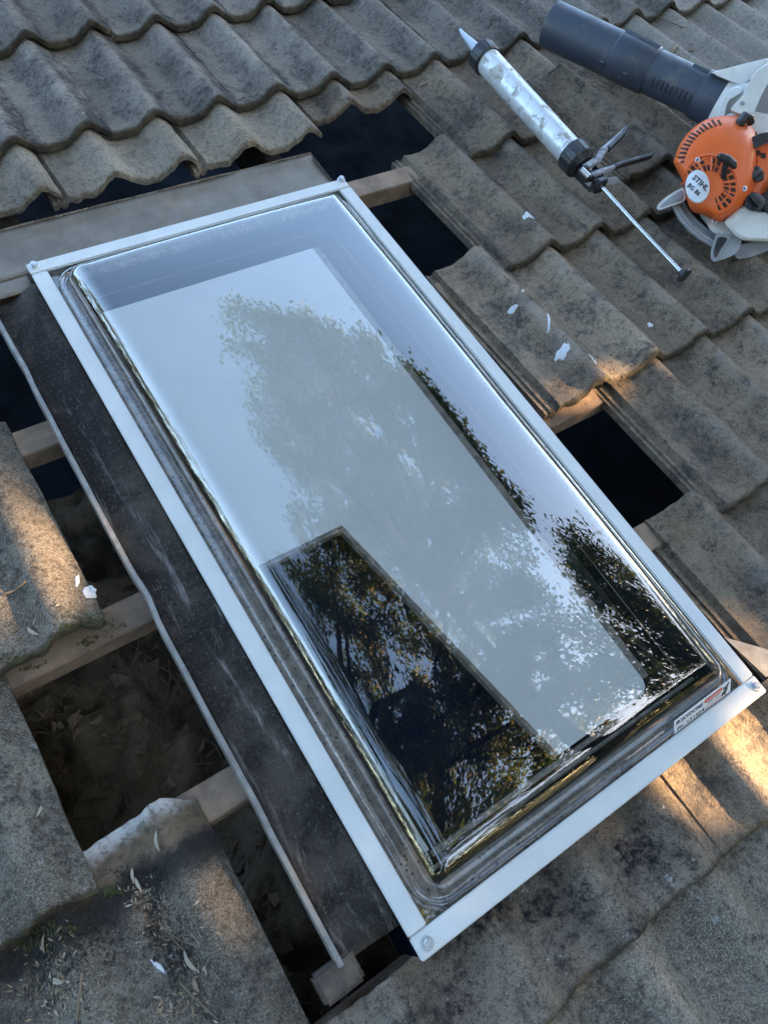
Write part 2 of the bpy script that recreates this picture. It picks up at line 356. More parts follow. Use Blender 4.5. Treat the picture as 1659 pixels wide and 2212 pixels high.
TILT = -math.atan2(.0215, .33)
ZN = -.040                                    # mid height of a tile at its nose
def tile_mat4(x, y, z=0, rz=0, rx=0, ry=0): return Matrix.Translation((x, y, ZN+z)) @ Matrix.Rotation(rz,4,'Z') @ Matrix.Rotation(ry,4,'Y') @ Matrix.Rotation(TILT+rx,4,'X')
rows = [(1.35,0),(1.02,1),(.685,0),(.355,1),(.02,0),(-.318,1),(-.663,0),(-.985,1),(-1.31,0),(-1.715,1),(-2.05,0),(-2.38,1)]
rt = random.Random(3); tiles = []
for ri, (yn, par) in enumerate(rows):
    for k in range(-8, 12):
        x = (.72 if par == 0 else .87) + .3*k
        if x < -1.6 or x > 3.8: continue
        y, me, dz, rz, rx = yn, None, 0, rt.uniform(-.010,.010), rt.uniform(-.004,.004)
        if ri == 4 and -.3 < x < .9: continue                       # cut tiles, below
        if ri == 5 and -.4 < x < .8: continue                       # lifted out round the skylight
        if ri == 6 and -.3 < x < .6: continue
        if ri == 7 and -.4 < x < .8: continue
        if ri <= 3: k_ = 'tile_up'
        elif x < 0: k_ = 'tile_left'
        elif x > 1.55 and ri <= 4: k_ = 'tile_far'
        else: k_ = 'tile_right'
        if ri == 8:
            if x > .6: y = -1.342
            if x < .6: y = -1.405 if x > -.3 else -1.345
            if -.3 < x < .3: k_ = 'tile_wet'
            elif .3 < x < .6: k_ = 'tile_right'
        if ri == 9 and x < .5: k_ = 'tile_left'
        if ri == 3 and x > 1.9: k_ = 'tile_far'
        if ri == 8 and x < -.3 and x > -.6: me = make_tile(77, M['tile_chalk_sunlit'], jag=.003, chip=((.33,.42,.03),))
        if ri in (6,7) and -.7 < x < -.3: me = make_tile(78+ri, M['tile_left'], jag=.003)
        if ri == 8 and -.3 < x < .6: me = make_tile(90+k, M[k_], y1=.150)
        if me is None: me = lib[k_][rt.randrange(4)]
        o = obj('roof_tile', me, roof, tile_mat4(x, y+rt.uniform(-.006,.006), dz+rt.uniform(-.001,.002), rz, rx)); tiles.append(o)
for x, yc, m, sd in ((-.18,.222,'tile_fresh',31),(.12,.214,'tile_fresh',32),(.42,.212,'tile_fresh',33),(.72,.275,'tile_right',34)):   # cut short with a grinder
    me = make_tile(sd, M[m], y0=yc-.02, y1=LEN, jag=.0035, x1=.318)
    obj('roof_tile', me, roof, tile_mat4(x, .02, 0, rt.uniform(-.008,.008)))
for y in (1.72, 1.39, 1.055,.725,.395,.046,-.296,-.655,-.955,-1.285,-1.68,-2.01,-2.3):
    segs = [(-1.5, 4.1)]
    if -1.2 < y < -.02: segs = [(-1.5, .015 if y<-.1 else .05), (.645, 4.1)]
    for a, b in segs:
        MB().box((a, y-.025, -.125), (b, y+.028, -.082)).build('batten', M['timber'], roof, bevel=.002)
for x in (-1.2, -.58, .035, .64, 1.22, 1.82, 2.42, 3.0, 3.6):
    y0, y1 = -2.4, 1.74
    MB().box((x-.02, y0, -.24), (x+.02, y1, -.1265)).build('rafter', M['timber_dark'], roof, bevel=.002)
rv = [(math.cos(R(a_))*.125, math.sin(R(a_))*.085) for a_ in range(-8, 189, 14)]
rme = None
for k in range(17):
    if rme is None:
        b = MB(); o_ = [Vector((x_, p_[0], p_[1])) for x_ in (0, .345) for p_ in rv]; i_ = [Vector((x_, p_[0]*.87, p_[1]*.84-.002)) for x_ in (0, .345) for p_ in rv]; n = len(rv)
        b.rings([o_[:n] + i_[:n][::-1], o_[n:] + i_[n:][::-1]]); first = b.build('ridge_tile', M['tile_up'], roof, bevel=.003); rme = first.data; o = first
    else: o = obj('ridge_tile', rme, roof)
    o.matrix_basis = Matrix.Translation((-1.6+.335*k, 1.80, -.055+.004*(k%2)))
slid = obj('roof_tile', make_tile(55, M['tile_right'], jag=.003)); slid.matrix_world = ROOF @ tile_mat4(1.318, -.212, .034, -.012, .012, .03)
tag(slid, 'loose brown grey roof tile lying on top behind the caulking gun handles', 'roof tile')

# ------------------------------------------------------------------ skylight
SW, SL = .66, 1.263
sky_t = thing('skylight', 'clear acrylic dome skylight with white metal frame set into the opened roof', 'skylight', ROOF)
RW, RH = .0275, .0055
LIP = .003
def rail(poly, name='frame_rail'):
    return MB().prism(poly, -RH, 0).build(name, M['frame'], sky_t, bevel=.0018)
rail([(0,-.0005),(SW,-.0005),(SW,-RW),(0,-RW)][::-1])
rail([(0,-RW-.0006),(RW,-RW-.0006),(RW,-SL+RW+.0026),(0,-SL+RW+.0026)])
rail([(SW-RW,-RW-.0006),(SW,-RW-.0006),(SW,-SL+RW+.0026),(SW-RW,-SL+RW+.0026)])
rail([(0,-SL+RW+.002),(SW,-SL+RW+.002),(SW,-SL),(0,-SL)])
for x, y in ((.012,-.010),(SW-.008,-.004),(SW-.012,-SL+.016),(.016,-SL+.014)):
    b = MB().tube([(x,y,.0002),(x,y,.0014)], [.0088,.0080], 20).tube([(x,y,.0014),(x,y,.0068),(x,y,.0076)], [.0055,.0055,.0046], 6)
    b.build('screw', M['screw'], sky_t)
# dome
BX0, BX1, BY0, BY1 = .042, .624, -1.223, -.037
HD, BUL = .044, .032
def dome_z(x, y):
    dx = min(x-BX0, BX1-x); dy = min(y-BY0, BY1-y)
    # rounded corner distance
    rc_ = .035
    if dx < rc_ and dy < rc_: d = rc_ - math.hypot(rc_-dx, rc_-dy)
    else: d = min(dx, dy)
    if d <= 0: return -.0045 + .0038*math.exp(-((d+.006)/.003)**2)
    wdt = .050
    dd = d
    if d < .009: dd = (d/.009)**2*.009*(1.5-.5*d/.009)
    s_ = min(dd/wdt, 1); h = HD * (1-(1-s_)**2.3)
    u = (x-BX0)/(BX1-BX0); q = (y-BY0)/(BY1-BY0)
    return -.0045 + h + BUL * (max(0, 1-(2*u-1)**2)**.75) * (max(0, 1-(abs(2*q-1))**3)**.8)
def spaced(a, b, e0, e1, wdt, nin, nout):
    l = [a + (e0-a)*i/16 for i in range(16)] + [e0 + wdt*(i/nin)**1.5 for i in range(nin)]
    l += [e0+wdt + (e1-e0-2*wdt)*i/nout for i in range(nout)]
    l += [e1 - wdt*((nin-i)/nin)**1.5 for i in range(nin)] + [e1 + (b-e1)*i/16 for i in range(17)]
    return l
xs = spaced(.006, SW-.006, BX0, BX1, .068, 24, 40); ys = spaced(-SL+.006, -.006, BY0, BY1, .068, 24, 70)
v = [(x, y, dome_z(x,y)-.0065) for y in ys for x in xs]
for i, p in enumerate(v): v[i] = (p[0], p[1], p[2])
nX = len(xs); f = [(j*nX+i, j*nX+i+1, (j+1)*nX+i+1, (j+1)*nX+i) for j in range(len(ys)-1) for i in range(nX-1)]
dome = obj('dome', mesh('dome', v, f, M['acrylic']), sky_t)
# base under the flange: four dirty curb boards, then near-black lining painted as shade below them
Z0, Z1 = -.019, -.15
for a, b in (((.004,-SL+.004),(.066,-.004)), ((.622,-SL+.004),(SW+.004,-.004)), ((.0665,-SL+.004),(.6215,-1.205)), ((.0665,-.046),(.6215,-.004))):
    MB().box((a[0],a[1],Z0-.010), (b[0],b[1],Z0)).build('curb', M['curb'], sky_t, bevel=.002)
    MB().box((a[0],a[1],Z1), (b[0],b[1],Z0-.0104)).build('curb_shade_lining', M['dark'], sky_t)
MB().box((.0675,-1.2035,-.146),(.6205,-.0475,-.142)).build('well_shade_sheet', M['dark'], sky_t)  # near-black sheet added where the well is only dark
MB().box((.5745,-1.18,-.034),(.5758,-.09,-.032)).build('upstand_lip', M['timber_dark'], sky_t)
MB().box((.09,-.0900,-.034),(.574,-.0887,-.032)).build('upstand_lip', M['timber_dark'], sky_t)
b = MB().tube([(.075,-1.1885,-.046),(.3,-1.187,-.045),(.598,-1.1885,-.046)], .0032, 8); b.build('seal_strip', M['foam'], sky_t)
# side flashing, head flashing with upturned rims
fl = [(-.072,-.045,-.036)]
def strip(name, xs_, ys_, zf, mat, th=.002):
    n = len(xs_); v = [(x,y,zf(x,y)) for y in ys_ for x in xs_] + [(x,y,zf(x,y)-th) for y in ys_ for x in xs_]; N = n*len(ys_); m = len(ys_)
    f = [(j*n+i, j*n+i+1, (j+1)*n+i+1, (j+1)*n+i) for j in range(m-1) for i in range(n-1)] + [(N+j*n+i, N+(j+1)*n+i, N+(j+1)*n+i+1, N+j*n+i+1) for j in range(m-1) for i in range(n-1)]
    f += [(i, N+i, N+i+1, i+1) for i in range(n-1)] + [((m-1)*n+i, (m-1)*n+i+1, N+(m-1)*n+i+1, N+(m-1)*n+i) for i in range(n-1)]
    f += [(j*n, (j+1)*n, N+(j+1)*n, N+j*n) for j in range(m-1)] + [(j*n+n-1, N+j*n+n-1, N+(j+1)*n+n-1, (j+1)*n+n-1) for j in range(m-1)]
    return obj(name, mesh(name, v, f, mat), sky_t)
nz = lambda x, y, a=.0015: noise.noise(Vector((x*9, y*9, 3)))*a
ysf = [-1.215 + (1.215-.04)*i/60 for i in range(61)]
strip('side_flashing', [-.078+.080*i/16 for i in range(17)], ysf, lambda x,y: -.034 + nz(x,y,.003)*min(1,-x/.03) + .025*max(0,min(1,(x+.06)/.055))**1.6, M['flash'])
def rimx(y):
    k = 0
    for yc, a in ((-.665,.004),(-.20,.002),(-1.0,.0015)): k += a*math.exp(-((y-yc)/.03)**2)
    return -.086 + k + nz(0,y,.0012)
rv = []; prof_r = [(0,-.045),(0,-.024),(.0008,-.0212),(.0072,-.0212),(.008,-.024),(.008,-.045)]
rings = [[Vector((rimx(y)+px, y, pz+nz(1,y,.0012))) for px, pz in prof_r] for y in ysf]
MB().rings(rings).build('flashing_rim', M['rim'], sky_t, smooth=True)
strip('head_flashing', [-.40+1.045*i/40 for i in range(41)], [-.002+.108*i/10 for i in range(11)], lambda x,y: -.020 + .006*max(0,(y-.085)/.02) + nz(x,y,.003) - .010*max(0,(-x)/.4), M['galv'])
strip('head_flashing', [-.40+.396*i/20 for i in range(21)], [-.0385+.036*i/4 for i in range(5)], lambda x,y: -.0215 + nz(x,y,.003) - .010*max(0,(-x)/.4), M['galv'])
rings = [[Vector((x, .106+px, pz+nz(x,2,.002)- .010*max(0,(-x)/.4))) for px, pz in ((0,-.045),(0,-.012),(.002,-.010),(.004,-.012),(.004,-.045))] for x in [-.40+1.045*i/40 for i in range(41)]]
MB().rings(rings).build('flashing_rim', M['curb'], sky_t, smooth=True)
MB().add([(.6455,.105,-.013),(.6455,-.002,-.016),(.650,-.002,-.030),(.650,.105,-.03)],[(0,1,2,3)]).build('flashing_rim', M['rim'], sky_t)
MB().box((-.118,-1.243,-.075),(-.062,-1.205,-.030)).build('flashing_end', simple('rusty_end', (.13,.095,.07), .8, .0, var=.6, nscale=30, dirt=.6), sky_t, bevel=.004)
tb = [(.69,-1.165,-.035),(.735,-1.215,-.03),(.76,-1.26,-.02),(.70,-1.25,-.03)]
MB().add([Vector(p) for p in tb]+[Vector(p)-Vector((0,0,.003)) for p in tb], [(0,1,2,3),(7,6,5,4),(0,4,5,1),(1,5,6,2),(2,6,7,3),(3,7,4,0)]).build('flashing_tab', M['rim'], sky_t, smooth=True)
# warning sticker on the near wall of the dome, low right
def text_mesh(s, size, mat, extr=.0002, bold=0):
    cu = bpy.data.curves.new('t', 'FONT'); cu.body = s; cu.size = size; cu.extrude = extr; cu.align_x = 'LEFT'; cu.resolution_u = 2; cu.offset = bold
    o = bpy.data.objects.new('t', cu); C.objects.link(o); dg = bpy.context.evaluated_depsgraph_get(); dg.update()
    me = bpy.data.meshes.new_from_object(o.evaluated_get(dg)); bpy.data.objects.remove(o); me.materials.clear(); me.materials.append(mat); return me
def fit_text(s, x0, y0, wd, h, mat, parent, local, name='lettering', rz=0, z=.0004, bold=0):
    me = text_mesh(s, 1.0, mat, .0, bold); co = np.array([p.co for p in me.vertices]); mn, mx = co.min(0), co.max(0)
    sx, sy = wd/(mx[0]-mn[0]), h/(mx[1]-mn[1])
    M4 = local @ Matrix.Translation((x0, y0, z)) @ Matrix.Rotation(rz,4,'Z') @ Matrix.Diagonal((sx,sy,1,1)) @ Matrix.Translation((-mn[0],-mn[1],0))
    me.transform(M4); return obj(name, me, parent)
P00, P10, P01 = Vector((.4815,-1.2325,-.0055)), Vector((.6085,-1.2325,-.0055)), Vector((.4812,-1.2163,.0160))
ex = (P10-P00); ey = (P01-P00); LW, LH = ex.length, ey.length; ex.normalize(); ey.normalize(); ez = ex.cross(ey)
SM = Matrix(((ex.x,ey.x,ez.x,P00.x),(ex.y,ey.y,ez.y,P00.y),(ex.z,ey.z,ez.z,P00.z),(0,0,0,1)))
st = MB().prism([(0,0),(LW,0),(LW,LH),(0,LH)], -.0006, 0, SM).build('warning_sticker', M['sticker'], sky_t)
fit_text('SKYDOME', .013, LH*.56, .050, LH*.28, M['navy'], st, SM, bold=.022)
fit_text('Ph: 131424', .006, LH*.13, .060, LH*.24, M['ink'], st, SM, bold=.018)
MB().prism([(.004,LH*.57),(.011,LH*.57),(.011,LH*.84),(.004,LH*.84)], .0001, .0005, SM).build('emblem', M['navy'], st)
for k in range(3): MB().prism([(.004+.0023*k,LH*.57),(.005+.0023*k,LH*.57),(.0075+.0023*k if k<2 else .0115,LH*.70),(.0065+.0023*k,LH*.70)], .0005, .0007, SM).build('emblem', M['sticker'], st)
a, b, r = .070, .103, LH*.14; cyy = LH*.74
pill = [(b+r*math.cos(R(t_)), cyy+r*math.sin(R(t_))) for t_ in range(-90,91,18)] + [(a+r*math.cos(R(t_)), cyy+r*math.sin(R(t_))) for t_ in range(90,271,18)]
MB().prism(pill, .0001, .0005, SM).build('warning_pill', M['red'], st)
fit_text('WARNING', .069, cyy-LH*.08, .035, LH*.16, M['sticker'], st, SM, z=.0008)
fit_text('KEEP OFF', .074, LH*.42, .027, LH*.13, M['ink'], st, SM, bold=.01)
for k in range(3): MB().prism([(.069,LH*(.30-.085*k)),(.104,LH*(.30-.085*k)),(.104,LH*(.335-.085*k)),(.069,LH*(.335-.085*k))], .0001, .0003, SM).build('small_print', simple('ink_faint',(.62,.45,.40),.6), st)
fig = MB(); sq = lambda p0, p1, wd: fig.tube([SM @ Vector((p0[0], p0[1]*LH, .0006)), SM @ Vector((p1[0], p1[1]*LH, .0006))], wd, 6)
for p0, p1, wd in (((.1165,.62),(.1145,.42),.0016),((.1165,.64),(.1215,.88),.0009),((.1162,.62),(.1115,.70),.0009),((.1115,.70),(.1085,.60),.0009),((.1145,.42),(.1085,.36),.0012),((.1085,.36),(.1060,.20),.0011),((.1145,.42),(.1110,.26),.0012),((.1110,.26),(.1145,.14),.0011)): sq(p0, p1, wd)
c0 = SM @ Vector((.1178, LH*.70, .0006)); fig.tube([c0-ez*.0004, c0+ez*.0004], .0018, 12); fig.build('falling_figure', M['ink'], st)

# white board lying in the well, notched at the near left; its edges are dirty foam
bz = -.042
bt = thing('ceiling_panel', 'white board with a notched corner under the clear dome', 'ceiling panel', ROOF)
X0, X1, Y0, Y1, NX, NY = .088, .520, -1.166, -.118, .241, -.690
def jag(poly, amp=.0018, step=.012):
    out = []
    for i, p in enumerate(poly):
        q = poly[(i+1)%len(poly)]; L = math.hypot(q[0]-p[0], q[1]-p[1]); n = max(1, int(L/step))
        for k in range(n):
            t_ = k/n; x, y = p[0]+(q[0]-p[0])*t_, p[1]+(q[1]-p[1])*t_
            a_ = noise.noise(Vector((x*70, y*70, 2)))*amp if k else 0
            out.append((x+a_, y+a_))
    return out
poly = [(X0,Y1),(X0,NY),(NX,NY),(.325,Y0+.002),(.505,Y0+.002),(.516,Y0+.010),(X1,Y0+.022),(X1,Y1)]
pa = [(X0,Y1),(X0,NY),(NX,NY),(NX,Y1)]; pb = [(NX,Y1),(NX,NY),(.325,Y0+.002),(.505,Y0+.002),(.516,Y0+.010),(X1,Y0+.022),(X1,Y1)]
MB().prism(pa, bz-.004, bz).prism(pb, bz-.004, bz).build('board', M['panel'], bt)
def edge(p, q, wd, z0, z1, name='edge_strip', mat='foam', n=40):
    p, q = Vector((*p,0)), Vector((*q,0)); d = (q-p).normalized(); s_ = Vector((-d.y, d.x, 0))
    rr = []
    for i in range(n+1):
        c_ = p + (q-p)*i/n; k = lambda a: noise.noise(Vector((c_.x*60, c_.y*60, a)))*.0016
        rr.append([c_ + s_*(k(1)) + Vector((0,0,z0)), c_ + s_*(wd+k(2)) + Vector((0,0,z0)), c_ + s_*(wd+k(3)) + Vector((0,0,z1+k(4)*.6)), c_ + s_*k(5) + Vector((0,0,z1+k(6)*.6))])
    return MB().rings(rr).build(name, M[mat], bt, smooth=False)
edge((X0,Y0-.003),(X1-.004,Y0-.003),-.007, bz-.030, bz+.0005)             # near edge, grey front face
edge((X0+.001,NY-.001),(NX,NY-.001),-.007, bz-.014, bz+.0006)
edge((NX,NY),(.325,Y0+.002),-.007, bz-.014, bz+.0006)
edge((X1,Y0+.02),(X1,Y1),-.014, bz-.014, bz-.001)
edge((X0,Y1),(X0,Y0),-.004, bz-.014, bz+.0006, mat='panel')

# ------------------------------------------------------------------ pixel -> roof helpers used for measuring the tools
def ray(px, py): return (CAMR @ Vector(((px-CX)/F_PX, (CY-py)/F_PX, -1.0)))
def at(px, py, z):
    d = ray(px, py); return CAMP + d*((z-CAMP.z)/d.z)
def dep(px, py, depth): return CAMP + ray(px, py)*depth

# ------------------------------------------------------------------ caulking gun
gun = thing('caulking_gun', 'sausage caulking gun with scuffed aluminium barrel and long plunger rod lying on the tiles', 'caulking gun', ROOF @ Matrix.Translation((1.18,-.15,0)))
G = Matrix.Translation((-1.18,.15,0))
gx = 1.182; ZC = .027
P = lambda y, dx=0, dz=0: Vector((gx+dx, y, ZC + (y+.15)*.05 + dz))
RB = .0305
MB().tube([P(.205),P(-.145)], RB, 40, caps=True).build('barrel', M['alu'], gun, G, smooth=True)
def collar(name, y0, y1, r, ribs=0):
    b = MB(); n = 72; rr = []
    for yy, k in ((y0,.93),(y0-.003*(1 if y0>y1 else -1),1),(y1+.003*(1 if y0>y1 else -1),1),(y1,.93)):
        c_ = P(yy); rr.append([c_ + Vector((math.cos(2*math.pi*i/n), 0, math.sin(2*math.pi*i/n)))*(r*k*(1+ (.02 if ribs and (i//2)%2 else 0))) for i in range(n)])
    b.rings(rr); return b.build(name, M['black'], gun, G, smooth=True)
collar('front_cap', .226, .192, .0355, 1); collar('rear_cap', -.138, -.176, .0365, 1)
MB().tube([P(.226),P(.232),P(.236)], [.031,.026,.014], 32).build('front_cap', M['black'], gun, G, smooth=True)
MB().tube([P(.234),P(.25),P(.305),P(.318,.002,.001)], [.0135,.0115,.0052,.0025], 20).build('nozzle', M['nozzle'], gun, G, smooth=True)
MB().tube([P(-.176),P(-.186)], [.034,.024], 32).build('rear_cap', M['black'], gun, G, smooth=True)
# bracket: two side plates and a strap
for s_ in (-1, 1):
    MB().prism([(-.183,-.022),(-.186,.018),(-.235,.014),(-.252,-.006),(-.240,-.022)], s_*.014-.0012, s_*.014+.0012, Matrix(((0,0,1,gx),(1,0,0,0),(0,1,0,ZC-.004),(0,0,0,1)))).build('bracket', M['gunmetal'], gun, G, bevel=.0006)
MB().box((gx-.014,-.254,ZC-.022),(gx+.014,-.240,ZC+.012)).build('bracket', M['gunmetal'], gun, G, bevel=.002)
sp = [P(-.186-.0014*i/2, .009*math.cos(i*1.2), .009*math.sin(i*1.2)) for i in range(0, 44)]
MB().tube(sp, .0013, 6).build('spring', M['steel'], gun, G, smooth=True)
MB().tube([P(-.16),P(-.215),P(-.36),P(-.534,0,.004)], .0043, 14).build('plunger_rod', M['steel'], gun, G, smooth=True)
e = P(-.534,0,.004)
MB().tube([e+Vector((0,.010,0)), e+Vector((0,.002,0)), e+Vector((0,-.001,0)), e+Vector((0,-.006,0))], [.006,.008,.0175,.0165], 20).build('pull_knob', M['black'], gun, G, smooth=True)
def blade(name, pts, wd, mat):
    pts = [Vector(p) for p in pts]; rr = []
    for i, p in enumerate(pts):
        t_ = (pts[min(i+1,len(pts)-1)]-pts[max(i-1,0)]).normalized(); a_ = t_.cross(Vector((0,0,1))).normalized(); b_ = Vector((0,0,1))
        w_ = wd[i]*.66; rr.append([p + a_*w_*cx_ + b_*cz_ for cx_, cz_ in ((-1,-.006),(1,-.006),(1.0,.003),(.6,.006),(-.6,.006),(-1,.003))])
    return MB().rings(rr).build(name, M[mat], gun, G, bevel=.0012)
hz = .035
blade('handle', [at(1252,372,hz),at(1268,362,hz+.004)], [.011,.012], 'gunmetal')
blade('handle_grip', [at(1263,362,hz+.003),at(1290,345,hz+.008),at(1302,325,hz+.012),at(1325,305,hz+.014),at(1345,286,hz+.014),at(1350,276,hz+.014)], [.012,.013,.0115,.010,.0085,.005], 'gunwhite')
blade('handle', [at(1312,322,hz+.0145),at(1330,304,hz+.0165),at(1346,288,hz+.0165),at(1351,275,hz+.0165)], [.0082,.0090,.0080,.004], 'gunmetal')
blade('trigger', [at(1262,385,hz-.008),at(1290,372,hz-.004),at(1318,364,hz),at(1340,355,hz),at(1380,343,hz+.002),at(1404,337,hz+.004),at(1411,330,hz+.005)], [.010,.011,.010,.0085,.0095,.007,.004], 'gunmetal')
blade('trigger', [at(1275,380,hz-.002),at(1300,370,hz+.002),at(1326,362,hz+.004)], [.007,.0085,.006], 'gunwhite')
MB().tube([at(1255,366,hz+.008),at(1272,382,hz+.004)], .0065, 14).build('pivot', M['steel'], gun, G, smooth=True)
a_, b_ = P(-.262), P(-.264)
q = [at(1264,398,.022), at(1300,388,.026), at(1335,383,.03), at(1338,391,.026), at(1325,398,.02), at(1272,404,.012)]
MB().add([p for p in q]+[p+Vector((0,.0035,0)) for p in q], [(0,1,2,3,4,5),(11,10,9,8,7,6)]+[(i,(i+1)%6,6+(i+1)%6,6+i) for i in range(6)]).build('release_plate', M['grey'], gun, G, bevel=.0006)

# ------------------------------------------------------------------ leaf blower
DB = 1.72
org = dep(1560, 400, DB)
BL = ROOF @ Matrix.Translation(org)
blw = thing('leaf_blower', 'orange and white petrol leaf blower with thick black tube lying on the tiles', 'leaf blower', BL)
LB = Matrix.Translation(-org)
def bp(px, py, d): return dep(px, py, DB - d)          # d: metres towards the viewer
def puff(name, pts, prof_, mat, centre=None, smooth=True, sub=3):
    # closed outline through pts, swept along the view axis: prof_ = [(depth, scale), ...]
    n = len(pts); sm = []
    for i in range(n):                                  # Catmull-Rom
        p0, p1, p2, p3 = (Vector(pts[(i+k-1)%n]) for k in range(4))
        for k in range(sub):
            t_ = k/sub; sm.append(.5*((2*p1)+(p2-p0)*t_+(2*p0-5*p1+4*p2-p3)*t_*t_+(3*p1-p0-3*p2+p3)*t_**3))
    c_ = Vector(centre) if centre else sum(sm, Vector((0,0)))/len(sm)
    rr = [[bp(*(c_+(p-c_)*s_), d) for p in sm] for d, s_ in prof_]
    return MB().rings(rr).build(name, M[mat], blw, LB, smooth=smooth)
# black tube: three telescoped sections
tA, tB = at(1188, 52, .060), dep(1552, 222, 1.83)
ax = (tB-tA)
L_ = lambda k: tA + ax*k
b = MB().tube([L_(0),L_(.004),L_(.30),L_(.615)], [0.0516,0.0540,0.0530,0.0520], 48, caps=False)
b.tube([L_(.615),L_(.3),L_(0)], [0.0487,0.0497,0.0487], 48, caps=False).build('blower_nozzle', M['tube'], blw, LB, smooth=True)
MB().tube([L_(.40),L_(.405),L_(.605),L_(.612)], [0.0530,0.0549,0.0546,0.0523], 48, caps=False).build('nozzle_collar', M['tube'], blw, LB, smooth=True)
MB().tube([L_(.60),L_(.88),L_(1.0)], [0.0506,0.0501,0.0501], 48).build('blower_tube', M['tube'], blw, LB, smooth=True)
MB().tube([L_(.885),L_(.89),L_(.985),L_(1.0)], [0.0511,0.0549,0.0578,0.0573], 48).build('tube_clamp', M['tube'], blw, LB, smooth=True)
axn = ax.normalized(); vv = (CAMP - L_(.7)).normalized(); side = axn.cross(vv).normalized(); vv = side.cross(axn).normalized()
if side.dot(CAMR @ Vector((0,1,0))) < 0: side = -side
def on_tube(k, ang, r): return L_(k) + (vv*math.cos(ang)+side*math.sin(ang))*r
for k in range(9):                                       # moulded ticks along the tube
    b = MB().tube([on_tube(.665+.026*k, R(-8-j*5), .0512) for j in range(6)], .0012, 5); b.build('tick', M['black'], blw, LB)
rib = MB().tube([on_tube(.405+.05*k, R(74-k*2), .0549) for k in range(5)], .005, 8); rib.build('locking_rib', M['tube'], blw, LB, smooth=True)
rib = MB().tube([on_tube(.80+.03*k, R(66), .0502) for k in range(4)], .005, 8); rib.build('locking_rib', M['tube'], blw, LB, smooth=True)
for kk, an in ((.36,-28),(.50,-30)): MB().tube([on_tube(kk, R(an), .0525), on_tube(kk+.03, R(an), .0525)], .004, 8).build('locking_lug', M['tube'], blw, LB)
# white outlet collar and fan housing
cA, cB = L_(1.0), L_(1.0) + axn*.06
MB().tube([cA+axn*.001, cA+axn*.012, cB], [.058,.060,.072], 40).build('outlet_collar', M['white'], blw, LB, smooth=True)
puff('outlet_rim', [(1580,190),(1598,186),(1603,196),(1590,206),(1574,216),(1566,236),(1562,262),(1552,262),(1556,232),(1566,206)], [(-.06,.95),(-.05,1),(-.03,1),(-.026,.9)], 'white')
puff('fan_housing', [(1500,330),(1530,270),(1600,240),(1690,260),(1740,340),(1740,440),(1690,500),(1600,515),(1530,490),(1495,420)], [(-.17,.85),(-.15,.98),(-.03,1),(-.012,.95)], 'white')
# handle
puff('handle', [(1577,236),(1596,248),(1622,252),(1640,215),(1662,175),(1700,140),(1690,112),(1655,138),(1628,158),(1604,205)], [(-.03,.94),(-.024,1),(.004,1),(.010,.95)], 'white')
puff('handle_plate', [(1540,160),(1548,153),(1662,124),(1720,110),(1722,150),(1660,150),(1604,182),(1582,178),(1556,168)], [(-.075,.97),(-.07,1),(-.05,1),(-.044,.96)], 'white', sub=2)
puff('engine_block', [(1600,200),(1640,180),(1720,160),(1740,260),(1650,270),(1605,250)], [(-.10,.9),(-.07,1),(-.05,.95)], 'grey')
# orange starter cover
oc = [(1455,354),(1458,338),(1466,315),(1485,287),(1515,263),(1538,254),(1562,250),(1597,252),(1625,275),(1634,300),(1634,340),(1628,412),(1603,447),(1570,470),(1549,480),(1524,466),(1497,458),(1484,436),(1476,395)]
pr = [(-.045,.985),(-.03,1.0),(.0,1.0),(.016,.985),(.030,.94),(.041,.86),(.048,.74),(.0515,.55),(.053,.3)]
puff('starter_cover', oc, pr, 'orange', centre=(1553,365))
def ocd(px, py):                                         # depth of the cover's face at a pixel
    th = math.atan2(py-365, px-1553); best = 1e9
    pts = oc; dmin = None
    for i in range(len(pts)):
        a1, a2 = Vector(pts[i])-Vector((1553,365)), Vector(pts[(i+1)%len(pts)])-Vector((1553,365)); d_ = Vector((px-1553,py-365))
        den = d_.x*(a2-a1).y - d_.y*(a2-a1).x
        if abs(den) < 1e-9: continue
        t_ = (a1.x*(a2-a1).y - a1.y*(a2-a1).x)/den; u_ = (a1.x*d_.y - a1.y*d_.x)/den
        if t_ > 0 and -1e-6 <= u_ <= 1.000001: best = min(best, t_)
    s_ = 1/best if best < 1e8 else 0
    for (d0,s0),(d1,s1) in zip(pr[2:], pr[3:]):
        if s1 <= s_ <= s0: return d0 + (d1-d0)*(s0-s_)/max(1e-6, s0-s1)
    return .053 if s_ < .5 else .0
def patch(name, poly, h, mat, sink=.002):
    v0 = [bp(x, y, ocd(x,y)-sink) for x,y in poly]; v1 = [bp(x, y, ocd(x,y)+h) for x,y in poly]; n = len(poly)
    return MB().add(v0+v1, [tuple(range(n-1,-1,-1)), tuple(range(n,2*n))]+[(i,(i+1)%n,n+(i+1)%n,n+i) for i in range(n)]).build(name, M[mat], blw, LB)
